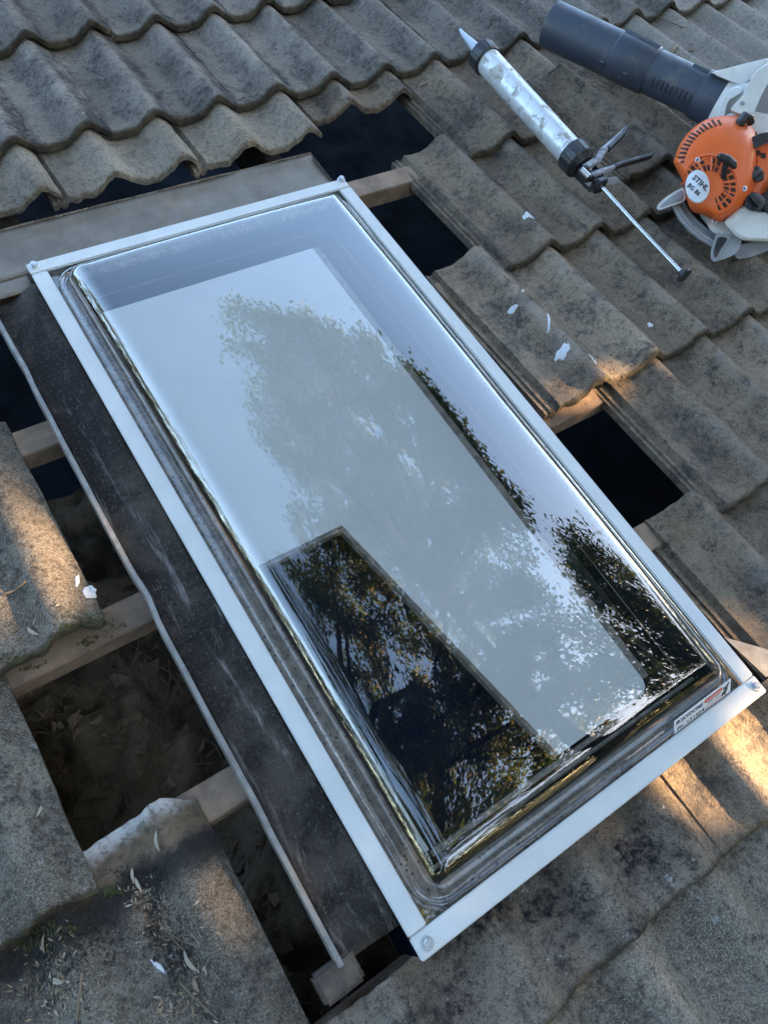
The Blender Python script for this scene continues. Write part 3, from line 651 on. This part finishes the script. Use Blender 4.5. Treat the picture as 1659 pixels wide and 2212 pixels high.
for k in range(14):                                      # cooling slots down the outer edge
    t_ = k/13; c_ = Vector((1469,350))*(1-t_)**2 + Vector((1482,282))*2*t_*(1-t_) + Vector((1552,262))*t_**2
    tg = (Vector((1482,282))-Vector((1469,350)))*(1-t_) + (Vector((1552,262))-Vector((1482,282)))*t_; tg.normalize(); nrm = Vector((-tg.y, tg.x)); a1 = nrm*10 + tg*3
    b = MB(); N_ = 7; P_ = []
    for q in range(N_):
        k2 = -1 + 2*q/(N_-1); cc = c_ + a1*k2*.82 - nrm*0.5
        P_.append([bp(*(cc-tg*2.7), ocd(*(cc-tg*2.7))+.0016), bp(*(cc+tg*2.7), ocd(*(cc+tg*2.7))+.0016), bp(*(cc+tg*2.7), ocd(*(cc+tg*2.7))-.004), bp(*(cc-tg*2.7), ocd(*(cc-tg*2.7))-.004)])
    b.rings(P_).build('cooling_slot', M['slot'], blw, LB)
ec = Vector((1535,398)); Rm = lambda a, r: (ec.x + math.cos(R(a))*r*.92 - math.sin(R(a))*r*.1, ec.y - math.sin(R(a))*r)
for a0 in list(range(58, 150, 15)) + list(range(-78, 34, 15)):    # starter grille
    for r0, r1 in ((30,42),(46,58)):
        if a0 > 50 and r0 > 40 and 75 < a0 < 90: continue
        patch('grille_slot', [Rm(a0,r0), Rm(a0+9,r0), Rm(a0+10,(r0+r1)/2), Rm(a0+9,r1), Rm(a0,r1)], .0014, 'slot')
bc = (1506, 403); bd = ocd(1512,400)+.004
ring = lambda rx, ry, d, n=40, c_=bc: [bp(c_[0]+math.cos(2*math.pi*i/n)*rx, c_[1]+math.sin(2*math.pi*i/n)*ry, d + (math.cos(2*math.pi*i/n))*rx*.00022) for i in range(n)]
bad = MB().rings([ring(25,34,bd-.012), ring(26.5,36,bd-.003), ring(26,35.5,bd+.001), ring(24,33.5,bd+.0025)]).build('badge', M['badge'], blw, LB, smooth=True)
bpt = lambda a_, k: bp(bc[0]+math.cos(R(a_))*26*k, bc[1]+math.sin(R(a_))*36*k, bd+.0025+math.cos(R(a_))*26*k*.00022)
ctr = bpt(0, 0); bx = (bpt(33,.9)-bpt(213,.9)).normalized(); bn = (bpt(0,.9)-ctr).cross(bpt(-90,.9)-ctr).normalized()
if bn.dot(CAMP-ctr) < 0: bn = -bn
by = bn.cross(bx).normalized(); bx = by.cross(bn)
BM = Matrix(((bx.x,by.x,bn.x,ctr.x),(bx.y,by.y,bn.y,ctr.y),(bx.z,by.z,bn.z,ctr.z),(0,0,0,1)))
def badge_text(s, x0, y0, wd, h, z=.0006):
    o_ = fit_text(s, x0, y0, wd, h, M['ink'], bad, BM, z=z+.0008, bold=.02); return o_
badge_text('STIHL', -.0220, .0035, .043, .0120); badge_text('BG 86', -.0170, -.0145, .033, .0105)
# pull handle
for pts in ([(1632,285),(1635,320),(1632,370),(1626,414),(1612,440)], [(1470,398),(1480,392),(1482,372),(1500,352),(1530,340)]):
    MB().tube([bp(x, y, max(ocd(x,y),.004)+.0006) for x, y in pts], .0018, 6).build('moulding_line', M['slot' if pts[0][0]>1600 else 'orange'], blw, LB, smooth=True)
rim_ = [bp(*Rm(a0,63), ocd(*Rm(a0,63))+.0002) for a0 in range(-84, 165, 8)]
MB().tube(rim_, .0028, 8).build('moulding_line', M['orange'], blw, LB, smooth=True)
for sp_ in range(-70, 160, 38): MB().tube([bp(*Rm(sp_,r_), ocd(*Rm(sp_,r_))+.0012) for r_ in (30,40,50,60)], .0022, 6).build('grille_spoke', M['orange'], blw, LB, smooth=True)
pd = ocd(1562,345)
MB().tube([bp(1562,384,pd-.002), bp(1563,368,pd+.012), bp(1569,352,pd+.024)], [.0062,.0062,.008], 14).build('pull_handle', M['black'], blw, LB, smooth=True)
MB().tube([bp(1548,337,pd+.026), bp(1553,338,pd+.028), bp(1570,344,pd+.030), bp(1584,356,pd+.028), bp(1588,364,pd+.026)], [.003,.0085,.0095,.0085,.003], 14).build('pull_handle', M['black'], blw, LB, smooth=True)
# right lobe, plate, knob, cap, tank
puff('engine_cover', [(1626,300),(1640,292),(1700,280),(1720,330),(1715,400),(1655,418),(1637,440),(1612,430),(1622,400),(1630,350)], [(-.08,.97),(-.03,1),(.0,.99),(.012,.93),(.016,.8)], 'orange')
puff('top_plate', [(1611,302),(1640,288),(1665,284),(1700,282),(1700,292),(1640,316),(1632,322)], [(.030,.97),(.034,1),(.037,.97)], 'ink', sub=1)
MB().tube([bp(1590,282,.026), bp(1600,262,.040), bp(1608,252,.044), bp(1618,254,.040), bp(1622,266,.03)], [.008,.0115,.0115,.010,.008], 14).build('hook', M['black'], blw, LB, smooth=True)
for px, py in ((1636,330),(1648,336)): puff('air_hole', [(px-5,py-5),(px+5,py-5),(px+5,py+5),(px-5,py+5)], [(.012,1),(.0165,1),(.0168,.8)], 'slot')
puff('choke_knob', [(1620,365),(1634,358),(1648,368),(1648,388),(1634,393),(1622,384)], [(.0,1),(.026,1),(.031,.85)], 'black')
puff('choke_knob', [(1614,378),(1640,362),(1645,372),(1620,392)], [(.026,1),(.034,.95),(.036,.8)], 'black')
puff('air_filter_cover', [(1655,410),(1672,380),(1720,340),(1740,420),(1700,470),(1660,465),(1640,440)], [(-.06,1),(.02,1),(.032,.9)], 'black')
puff('fuel_cap', [(1607,440),(1612,422),(1630,415),(1650,425),(1655,445),(1640,456),(1618,454)], [(.0,1),(.026,1),(.034,.92),(.036,.8)], 'black')
puff('fuel_cap', [(1618,424),(1626,420),(1644,440),(1638,448)], [(.034,1),(.044,.95)], 'black', sub=1)
puff('fuel_tank', [(1562,478),(1578,462),(1608,440),(1640,455),(1700,450),(1730,480),(1700,520),(1640,522),(1598,518),(1572,496)], [(-.10,.95),(-.05,1),(.0,1),(.018,.94),(.024,.8)], 'white')
puff('tank_rim', [(1526,470),(1548,484),(1576,500),(1600,512),(1596,522),(1560,512),(1532,496)], [(-.06,.95),(-.04,1),(-.015,1),(-.01,.95)], 'white')
for px, py in ((1505.5,345),(1607,407),(1543,476)):
    d_ = ocd(px,py); MB().rings([ring(6.2,6.6,d_-.002,16,(px,py)), ring(6.2,6.6,d_+.002,16,(px,py)), ring(4.6,5,d_+.003,16,(px,py))]).build('screw', M['screw'], blw, LB, smooth=True)
    MB().rings([ring(2.2,2.2,d_+.0028,6,(px,py)), ring(2.2,2.2,d_+.0034,6,(px,py))]).build('screw_socket', M['ink'], blw, LB)
px, py = 1630, 226; MB().rings([ring(5,5,.010,14,(1603,222)), ring(5,5,.0125,14,(1603,222)), ring(4,4,.0135,14,(1603,222))]).build('screw', M['grey'], blw, LB)
# grey intake guard: ribbed arc, wing and foot
arc = [(1452,432),(1458,452),(1470,473),(1488,494),(1510,513),(1538,530),(1562,540)]
for k in range(4):
    pts = [bp(x + k*7.0*.75, y - k*7.0*.66, -.010 - .010*k + .008*(k%2)) for x, y in arc]
    MB().tube(pts, .0052, 10).build('guard_rib', M['grey'], blw, LB, smooth=True)
for k in range(3):
    p0 = [bp(x+3.5+k*5.2, y-3-k*4.6, -.022-.008*k) for x, y in arc]; MB().tube(p0, .0040, 8).build('guard_rib', M['white'], blw, LB, smooth=True)
puff('intake_guard', [(1468,425),(1490,462),(1520,490),(1560,515),(1600,520),(1600,470),(1540,440),(1500,410)], [(-.10,.95),(-.06,1),(-.05,.97)], 'black')
puff('guard_wing', [(1418,449),(1424,438),(1440,424),(1463,410),(1476,405),(1480,420),(1479,433),(1462,441),(1444,447),(1424,454)], [(-.012,.96),(-.008,1),(.004,1),(.007,.97)], 'white')
puff('guard_wing', [(1424,447),(1442,430),(1464,415),(1474,412),(1475,430),(1460,437),(1442,443)], [(.004,1),(.0082,1.0),(.0086,.96)], 'grey')
foot = [(1534,556),(1536,534),(1544,510),(1549,503),(1562,505),(1577,509),(1578,514),(1562,540),(1550,562),(1540,566)]
puff('guard_foot', foot, [(-.014,.97),(-.010,1),(.0,1),(.003,.97)], 'grey')
puff('guard_foot', [(1552,512),(1570,516),(1556,538),(1546,556),(1541,548),(1545,528)], [(.002,1),(.0045,1),(.005,.95)], 'black')
puff('guard_foot', [(1577,508),(1598,512),(1600,530),(1586,550),(1552,563),(1548,560),(1562,540)], [(-.03,.97),(-.025,1),(-.004,1),(.0,.97)], 'grey')
puff('guard_foot', [(1592,530),(1640,520),(1680,505),(1700,515),(1650,545),(1598,560),(1585,550)], [(-.05,.97),(-.045,1),(-.03,1),(-.026,.97)], 'grey')

# ------------------------------------------------------------------ roof space seen through the openings: insulation
rs = random.Random(5)
v, f = [], []; nx, ny = 60, 90
for j in range(ny+1):
    for i in range(nx+1):
        x, y = -.75 + 1.0*i/nx, -1.6 + 1.35*j/ny
        h = .12*noise.noise(Vector((x*4, y*4, 1))) + .09*abs(noise.noise(Vector((x*9, y*9, 4)))) + .03*noise.noise(Vector((x*28, y*28, 2)))
        v.append((x, y, -.35 + h))
f = [(j*(nx+1)+i, j*(nx+1)+i+1, (j+1)*(nx+1)+i+1, (j+1)*(nx+1)+i) for j in range(ny) for i in range(nx)]
o = obj('insulation', mesh('insulation', v, f, M['insul'])); o.matrix_world = ROOF; tag(o, 'lumpy tan insulation and dirt down in the roof space', kind='stuff')
b = MB()
for k in range(300):
    x, y = rs.uniform(-.5,.05), rs.uniform(-1.35,-.5); a_ = rs.uniform(0, 6.28); L = rs.uniform(.02,.09)
    h = -.35 + .12*noise.noise(Vector((x*4, y*4, 1))) + .05*abs(noise.noise(Vector((x*9, y*9, 4)))) + .02
    b.tube([(x,y,h),(x+math.cos(a_)*L*.5+.006,y+math.sin(a_)*L*.5,h+.012),(x+math.cos(a_)*L,y+math.sin(a_)*L,h+.008)], rs.uniform(.0007,.0018), 5)
o = b.build('debris', M['twig']); o.matrix_world = ROOF; tag(o, 'twigs and straw scattered over the insulation', kind='stuff')
b = MB()
for k in range(420):
    x, y = rs.uniform(-.5,.05), rs.uniform(-1.35,-.35); r_ = rs.uniform(.004,.020)
    h = -.35 + .12*noise.noise(Vector((x*4, y*4, 1))) + .07*abs(noise.noise(Vector((x*9, y*9, 4)))) + .01
    c_ = Vector((x,y,h)); p_ = [c_ + Vector((rs.uniform(-1,1), rs.uniform(-1,1), rs.uniform(-.2,.6)))*r_ for _ in range(6)]
    b.add(p_, [(0,1,2),(0,2,3),(0,3,1),(1,4,2),(2,5,3),(3,4,1)])
o = b.build('rubble', M['leafdry']); o.matrix_world = ROOF; tag(o, 'broken mortar crumbs and rubble down in the roof space', kind='stuff')

# ------------------------------------------------------------------ trees (they shade the roof; the dome mirrors them)
ROOFI = ROOF.inverted(); S_R = (ROOFI.to_3x3() @ SUN)
GAPS = [  # sun patches on the roof (x, y, radius x, radius y): crown leaves are left out to let them through
 (.58,-1.30,.15,.065),(.45,-1.30,.025,.012),(.70,-1.21,.10,.075),(.66,-1.37,.08,.04),(-.125,-1.10,.018,.016),(.024,-1.149,.028,.035),(-.13,-1.12,.015,.015),
 (-.15,-.50,.045,.13),(-.22,-.57,.05,.07),(.93,-.69,.04,.03),(1.03,-.69,.02,.03),(.85,-.665,.05,.02),(.715,-.668,.04,.03),
 (.285,-1.45,.010,.008),(.70,-1.42,.05,.03)]
def lit(P_):                                             # P_: Nx3 world -> True where a leaf would close a gap
    A = np.array(ROOFI); Q = P_ @ A[:3,:3].T + A[:3,3]
    h = Q - np.outer((Q[:,2]+.03)/S_R.z, np.array(S_R))
    m = np.zeros(len(P_), bool)
    for x, y, rx, ry in GAPS:
        wob = 1 + .25*np.sin(h[:,0]*60+h[:,1]*35)
        m |= (((h[:,0]-x)/(rx*wob+.04))**2 + ((h[:,1]-y)/(ry*wob+.045))**2) < 1
    return m
def leaves(name, centres, per, spread, size, mat, parent, droop=.5, rng=None):
    n = len(centres)*per; c_ = np.repeat(np.array(centres), per, 0) + rng.normal(0, 1, (n,3))*np.array(spread)
    d = rng.normal(0,1,(n,3)); d[:,2] -= droop*1.6; d /= np.linalg.norm(d,axis=1)[:,None]
    e = np.cross(d, rng.normal(0,1,(n,3))); e /= np.linalg.norm(e,axis=1)[:,None]
    L = size*rng.uniform(.45,1.5,(n,1)); W_ = L*rng.uniform(.20,.34,(n,1))
    keep = ~lit(c_ + d*L*.5); c_, d, e, L, W_ = c_[keep], d[keep], e[keep], L[keep], W_[keep]; n = len(c_)
    V = np.stack([c_, c_+d*L*.45+e*W_, c_+d*L, c_+d*L*.45-e*W_], 1).reshape(-1,3)
    me = bpy.data.meshes.new(name); me.vertices.add(4*n); me.vertices.foreach_set('co', V.ravel().astype(np.float32))
    me.loops.add(4*n); me.loops.foreach_set('vertex_index', np.arange(4*n, dtype=np.int32))
    me.polygons.add(n); me.polygons.foreach_set('loop_start', np.arange(0,4*n,4,dtype=np.int32)); me.polygons.foreach_set('loop_total', np.full(n,4,np.int32))
    me.update(calc_edges=True); me.materials.append(mat)
    return obj(name, me, parent)
def crown_points(blobs, seed, gap=.0):
    rg = np.random.default_rng(seed); out = []
    for (c_, r_, n) in blobs:
        p = rg.normal(0,1,(n,3)); p /= np.linalg.norm(p,axis=1)[:,None]; p *= rg.uniform(.25,1,(n,1))**.5
        q = np.array(c_) + p*np.array(r_); out.append(q)
    return out
def tree(label, base, trunk, blobs, seed, per, spread, size, mat, group, r0=.2, droop=.5):
    rg = np.random.default_rng(seed); base = Vector(base)
    t = thing('tree', label, 'tree', Matrix.Translation(base), group)
    inv = Matrix.Translation(-base); cps = crown_points(blobs, seed)
    b = MB(); tp = [base] + [Vector(p) for p in trunk]; n = len(tp)
    b.tube(tp, [r0*(1-.6*i/(n-1)) for i in range(n)], 10)
    for cl, (c_, r_, _) in zip(cps, blobs):
        c_ = Vector(c_); st = min(tp[1:], key=lambda p: (p-c_).length)
        mid = st.lerp(c_, .5) + Vector(rg.normal(0,.18,3)); end = c_
        path = [st, st.lerp(mid,.55)+Vector(rg.normal(0,.08,3)), mid, mid.lerp(end,.6)+Vector(rg.normal(0,.08,3)), end]
        ok_ = not lit(np.array([tuple(path[a_].lerp(path[a_+1], i/8)) for a_ in range(4) for i in range(9)])).any()
        if ok_: b.tube(path, [r0*.36, r0*.30, r0*.24, r0*.17, r0*.08], 8)
        nodes = [path[a_].lerp(path[a_+1], k_/4) for a_ in range(1, 4) for k_ in range(4)]
        for q in sorted((cl if ok_ else ()), key=lambda q: min((p-Vector(q)).length for p in nodes)):
            q = Vector(q); s0 = min(nodes, key=lambda p: (p-q).length); dv = q - s0
            m1 = s0 + dv*.33 + Vector(rg.normal(0,.06,3)); m_ = s0 + dv*.68 + Vector(rg.normal(0,.07,3))
            if not lit(np.array([tuple(a_.lerp(b_, i/6)) for a_, b_ in ((s0,m1),(m1,m_),(m_,q)) for i in range(7)])).any():
                r_0 = .010 + .012*min(1, dv.length); b.tube([s0, m1, m_, q], [r_0, r_0*.8, r_0*.55, r_0*.25], 5, caps=False); nodes += [m1, m_]
    b.build('trunk', M['bark'], t, inv, smooth=True)
    cr = leaves('crown', np.concatenate(cps), per, spread, size, M[mat], t, droop, rg); cr.matrix_basis = inv
    return t
TO = Vector((0.3,-.5,0)); TO = ROOF @ TO
def dirp(az, el, dist): return tuple(TO + Vector((math.sin(R(az))*math.cos(R(el)), math.cos(R(az))*math.cos(R(el)), math.sin(R(el))))*dist)
# big tree beside the house whose boughs hang over the roof
bl1 = [(dirp(az, el, d), (r_, r_, r_*.9), 20) for az, el, d, r_ in (
  (40,64,7,.75),(47,70,7.2,.8),(52,61,7,.75),(60,75,7.4,.9),(62,66,7,.9),(66,59,6.8,.75),(74,71,7.2,.9),(80,64,7,.9),(79,58,6.8,.75),(88,77,7.6,.8),(92,69,7.2,.95),(95,60,7,.95),(98,54,6.8,.8),(76,53,6.6,.42),(83,51,6.6,.42),(90,51.5,6.6,.45),(97,50,6.6,.5),
  (108,66,7.2,.95),(110,57,7,.95),(112,74,7.6,.8),(122,62,7,.95),(124,53,6.8,.9),(130,70,7.4,.9),(138,60,7,.95),(142,51,6.8,.9),(150,66,7.2,.95),(158,57,7,.95),(170,64,7.2,.9))]
tree('tall gum tree with high spreading boughs mirrored in the dome', (3.5,-6.9,0), [(3.4,-6.5,3),(3.2,-5.6,6),(3.1,-4.4,8.3),(2.9,-3.1,9.6),(2.7,-2.0,10.4)], bl1, 21, 150, (.13,.13,.11), .085, 'leaf', 'trees round the house', r0=.22, droop=.7)
bl2 = [(dirp(az, el, d), (r_, r_, r_*.9), 20) for az, el, d, r_ in (
  (120,83,7.6,.85),(155,80,7.4,.9),(180,74,7.2,.95),(205,80,7.4,.9),(190,61,7,1.0),(215,66,7,1.0),(240,72,7.2,.95),(210,50,7,1.0),(235,56,7,1.0),(258,62,7,.9),(185,46,7,.95),(230,40,7.2,1.0),(255,46,7,.95),(262,31,7.4,.9),(245,26,7.6,.9),(270,48,7.2,.7),(150,39,7,.8),(164,45,7,.8),(146,57,7.6,.9),(160,64,7.6,.9),(134,52,7.6,.85),(150,50,7.6,.9),(168,58,7.6,.9),(136,44,7.4,.8),(178,66,7.6,.9),(176,37,7,.85),(191,33,7,.85),(206,37,7,.85),(166,31,7.4,.75),(220,28,7.4,.85))]
tree('wide gum tree with drooping boughs over the near end of the roof', (-2.6,-8.0,0), [(-2.5,-7.4,3),(-2.3,-6.4,5.6),(-2.0,-5.2,7.6),(-1.6,-3.9,9.2),(-1.1,-2.8,10.4)], bl2, 27, 180, (.13,.13,.11), .088, 'leaf', 'trees round the house', r0=.24, droop=.7)
rg_ = np.random.default_rng(5); tl = []
for k in range(1600):
    az = rg_.uniform(84, 325); el = rg_.uniform(-14, (19 if az > 155 else 5) + 6*math.sin(az*.13) + 4*math.sin(az*.41)); tl.append(dirp(az, el, 16 + rg_.uniform(-.8,.8)))
o = leaves('treeline', tl, 40, (.45,.45,.4), .34, M['leaf_dark'], None, .3, rg_); tag(o, 'dark far treeline beyond the near eaves', kind='stuff')
for k, (az, d, h0, r_, n) in enumerate(((121,8.2,2.2,1.8,150),(137,8.0,2.4,1.9,150),(108,9.0,2.0,1.4,90),(129,10.2,2.2,1.9,150),(154,9.0,2.2,1.9,120),(215,9.0,2.2,2.2,120),(245,9.5,2.2,2.0,100))):
    c_ = Vector(dirp(az, 18, d)); c_.z = TO.z + d*math.tan(R(18))
    base = (c_.x, c_.y, 0); hi = Vector(dirp(az, 39 if k in (0, 2) else 24, d*1.15)); bl = [((c_.x,c_.y,c_.z),(r_,r_,r_*.95),n), ((hi.x,hi.y,hi.z),(r_*.9,r_*.9,r_*.8),n//2), ((c_.x,c_.y,c_.z-r_*.9),(r_*.9,r_*.9,r_*.7),n//2)]
    tree(('dense evergreen shade tree with dark leaves','broad leafy shade tree in low sun','narrow evergreen tree in full leaf','bushy evergreen added to block sun between two shade trees','leafy tree behind the photographer','round leafy tree beyond the near left tiles','low leafy tree far off the left eave')[k], base, [(c_.x+.1,c_.y,c_.z*.3),(c_.x-.1,c_.y+.1,c_.z*.55),(c_.x,c_.y,c_.z-1.3)], bl, 40+k, 120, (.24,.24,.22), .12, 'leaf_dark', 'trees round the house', r0=.18, droop=.4)  # the bushy evergreen is unseen, added to stop a sun leak

# ------------------------------------------------------------------ small things on the roof (placed by dropping onto what is there)
bpy.context.view_layer.update(); dg = bpy.context.evaluated_depsgraph_get()
NR = (ROOF.to_3x3() @ Vector((0,0,1)))
def drop(x, y, z0=.25):
    hit, loc, nrm, idx, ob, _ = sc.ray_cast(dg, ROOF @ Vector((x,y,z0)), -NR)
    if not hit: return None, None, None
    return ROOFI @ loc, (ROOFI.to_3x3() @ nrm), ob
def smear(px, py, rx, ry, rot, seed):
    p = at(px, py, -.042); x0, y0 = p.x, p.y; p0, n0, ob = drop(x0, y0)
    if ob is None: return
    n, rg = 22, 4; v, f = [], []
    for r_ in range(rg+1):
        for i in range(n):
            a_ = 2*math.pi*i/n; k = (1+.55*noise.noise(Vector((math.cos(a_)*1.6+seed*3, math.sin(a_)*1.6, seed))))*r_/rg
            dx, dy = math.cos(a_)*rx*k, math.sin(a_)*ry*k; x, y = x0+dx*math.cos(rot)-dy*math.sin(rot), y0+dx*math.sin(rot)+dy*math.cos(rot)
            q, _, ob2 = drop(x, y); z = q.z if q is not None and abs(q.z-p0.z) < .02 else p0.z
            v.append((x, y, z + (.0016 if r_ < rg else -.0004)))
    f = [(r_*n+i, r_*n+(i+1)%n, (r_+1)*n+(i+1)%n, (r_+1)*n+i) for r_ in range(rg) for i in range(n)]
    o = obj('sealant_smear', mesh('sealant_smear', v, f, M['sealant']))
    base = ob
    if base.parent is roof: o.parent = base; o.matrix_parent_inverse = base.matrix_basis.inverted()
    else: o.parent = base; o.matrix_parent_inverse = base.matrix_world.inverted() @ ROOF
for a in ((1110,661,.011,.006,.3,1),(1128,632,.008,.003,.5,2),(1180,702,.030,.0028,.9,3),(1213,764,.017,.011,.5,4),(1276,780,.020,.006,.9,5),(1142,474,.022,.012,.2,6),(1130,480,.010,.007,.2,9),(1412,690,.007,.006,0,7),(190,1272,.011,.010,0,8),(165,1245,.012,.003,1.2,11),(340,2090,.003,.012,.4,10)): smear(*a)
rs = random.Random(12)
def leaf_mesh(L, W_, curl, mat):
    v, f = [], []
    for i in range(7):
        t_ = i/6; w_ = W_*math.sin(math.pi*min(1,t_*.92+.04))**.8
        for k in (-1, 0, 1): v.append((t_*L, k*w_, curl*math.sin(math.pi*t_)*L*.3 + abs(k)*w_*.45))
    f = [(i*3+k, i*3+k+1, i*3+k+4, i*3+k+3) for i in range(6) for k in (0,1)]
    return mesh('dry_leaf', v, f, mat)
lm = [leaf_mesh(.03,.0035,.25,M['leafdry']), leaf_mesh(.022,.004,.4,M['leafdry']), leaf_mesh(.02,.0045,.3,M['leafpale']), leaf_mesh(.028,.003,.5,M['leafpale'])]
def orient(p, n, a_):
    n = n.normalized(); x = Vector((math.cos(a_), math.sin(a_), 0)); x = (x - n*x.dot(n)).normalized(); y = n.cross(x)
    return Matrix(((x.x,y.x,n.x,p.x),(x.y,y.y,n.y,p.y),(x.z,y.z,n.z,p.z),(0,0,0,1)))
def dry_leaf(px, py, m, sc_, ang, label):
    q = at(px, py, -.035); p, n, ob = drop(q.x, q.y)
    if p is None: return
    o = obj('dry_leaf', lm[m]); o.matrix_world = ROOF @ orient(p + n*.0015, n, ang) @ Matrix.Scale(sc_*.78,4)
    tag(o, label, 'leaf', 'single fallen leaves on the tiles')
for a in ((432,2100,3,1.5,1.9,'long curled pale leaf lowest among the near left tile litter'),(135,2122,2,1.0,2.5,'oval pale leaf lying left of the grey stick'),(283,1905,3,.9,1.3,'bleached white leaf at top of the dark dirt streak'),
          (300,1922,3,.9,1.6,'bleached white leaf standing beside another below the tile corner'),(466,1795,2,.8,.3,'small pale oval leaf on the tile by its chipped corner'),(92,2060,0,.9,1.0,'tan leaf left of the moss edge'),
          (345,1835,3,1.1,1.2,'pale flake under the chalky top edge of the tile'),(430,2145,1,1.0,1.5,'brown leaf beside the thin dark twig'),(75,1765,3,.8,.6,'white straw bit on the grey left tile'),(84,1367,3,1.2,2.2,'white straw on the sunlit left tile'),
          (1510,90,1,2.2,2.6,'curled brown leaf on a pale ridge behind the blower tube'),(1450,112,1,2.4,.2,'dry brown leaf next to the blower tube collar'),(910,158,0,1.4,.1,'tan leaf in the trough by the caulking gun nozzle')): dry_leaf(*a)
def twig(pts, r, label):
    P_ = []
    for px, py in pts:
        q = at(px, py, -.035); p, n, ob = drop(q.x, q.y)
        if p is not None: P_.append(p + Vector((0,0,r*.8)))
    if len(P_) < 2: return
    o0 = P_[0]; o = MB().tube([p-o0 for p in P_], [r*(1-.5*i/len(P_)) for i in range(len(P_))], 6).build('twig', M['twig'], smooth=True)
    o.matrix_world = ROOF @ Matrix.Translation(o0); tag(o, label, 'twig', 'twigs lying on the tiles')
twig([(338,1985),(360,2015),(395,2035),(440,2048)], .0012, 'curved tan twig across the leaf litter')
twig([(352,1990),(372,2030),(398,2055)], .0016, 'short dark twig beside the curved tan twig')
twig([(178,2102),(172,2150),(165,2205)], .0022, 'grey stick standing along the near left tile')
twig([(385,2125),(420,2160),(470,2205)], .0016, 'thin dark twig slanting below the leaf litter')
twig([(0,1270),(30,1266),(55,1256)], .002, 'brown stick on the sunlit left tile')
twig([(1400,1160),(1440,1185),(1480,1215)], .0014, 'bent twig on the right tile near its corner')
twig([(1425,20),(1480,50),(1530,75)], .0016, 'long thin twig lying on the far ridges')
def litter(name, spots, n, mat, size, label, seed):
    rs = random.Random(seed); V, Fc = [], []
    for k in range(n):
        px, py, sx_, sy_ = spots[rs.randrange(len(spots))]
        q = at(px + rs.gauss(0,sx_), py + rs.gauss(0,sy_), -.035); p, nn, ob = drop(q.x, q.y)
        if p is None or p.z < -.10: continue
        m_ = orient(p + nn*.0007, nn, rs.uniform(0,6.28)); L = size*rs.uniform(.4,1.3); w_ = L*rs.uniform(.12,.4)
        i0 = len(V); V += [m_ @ Vector(c_) for c_ in ((-L,0,.0004),(0,w_,.0012),(L,0,.0008),(0,-w_,.0015))]; Fc.append((i0,i0+1,i0+2,i0+3))
    o = obj(name, mesh(name, V, Fc, M[mat], False)); o.matrix_world = ROOF; tag(o, label, kind='stuff')
near = [(300,1930,20,18),(350,2010,28,35),(120,2090,45,35),(120,2150,40,30),(430,2070,25,45),(80,1340,30,25),(340,1960,15,30),(400,2180,40,20)]
litter('leaf_litter', near, 120, 'leafpale', .0048, 'pale leaf crumbs scattered on the near left tiles', 1)
litter('leaf_litter', near, 330, 'leafdry', .0045, 'brown leaf crumbs scattered on the near left tiles', 2)
litter('dirt_crumbs', [(330,1985,14,45),(300,1890,30,16),(380,2060,20,40),(110,2085,50,32),(180,2000,45,30)], 1500, 'dirt', .0030, 'black dirt gathered in the tile trough', 3)
litter('leaf_litter', [(1010,618,20,6),(1040,560,30,30),(1480,1140,18,22),(1500,1110,25,20),(1360,830,25,14),(1290,790,40,6)], 420, 'leafdry', .0040, 'dry leaf bits along the right tile edges', 4)
litter('leaf_litter', [(650,50,60,25),(300,80,200,40),(1000,150,100,40),(1400,90,120,60),(1250,600,120,120)], 260, 'leafdry', .0042, 'sparse dry leaf bits over the upper tiles', 5)
litter('moss', [(200,1335,26,12),(165,1360,20,8),(60,2040,40,10),(120,2010,40,9),(235,1920,12,5),(30,1415,25,7)], 500, 'moss', .0035, 'green moss along the left tile noses', 6)
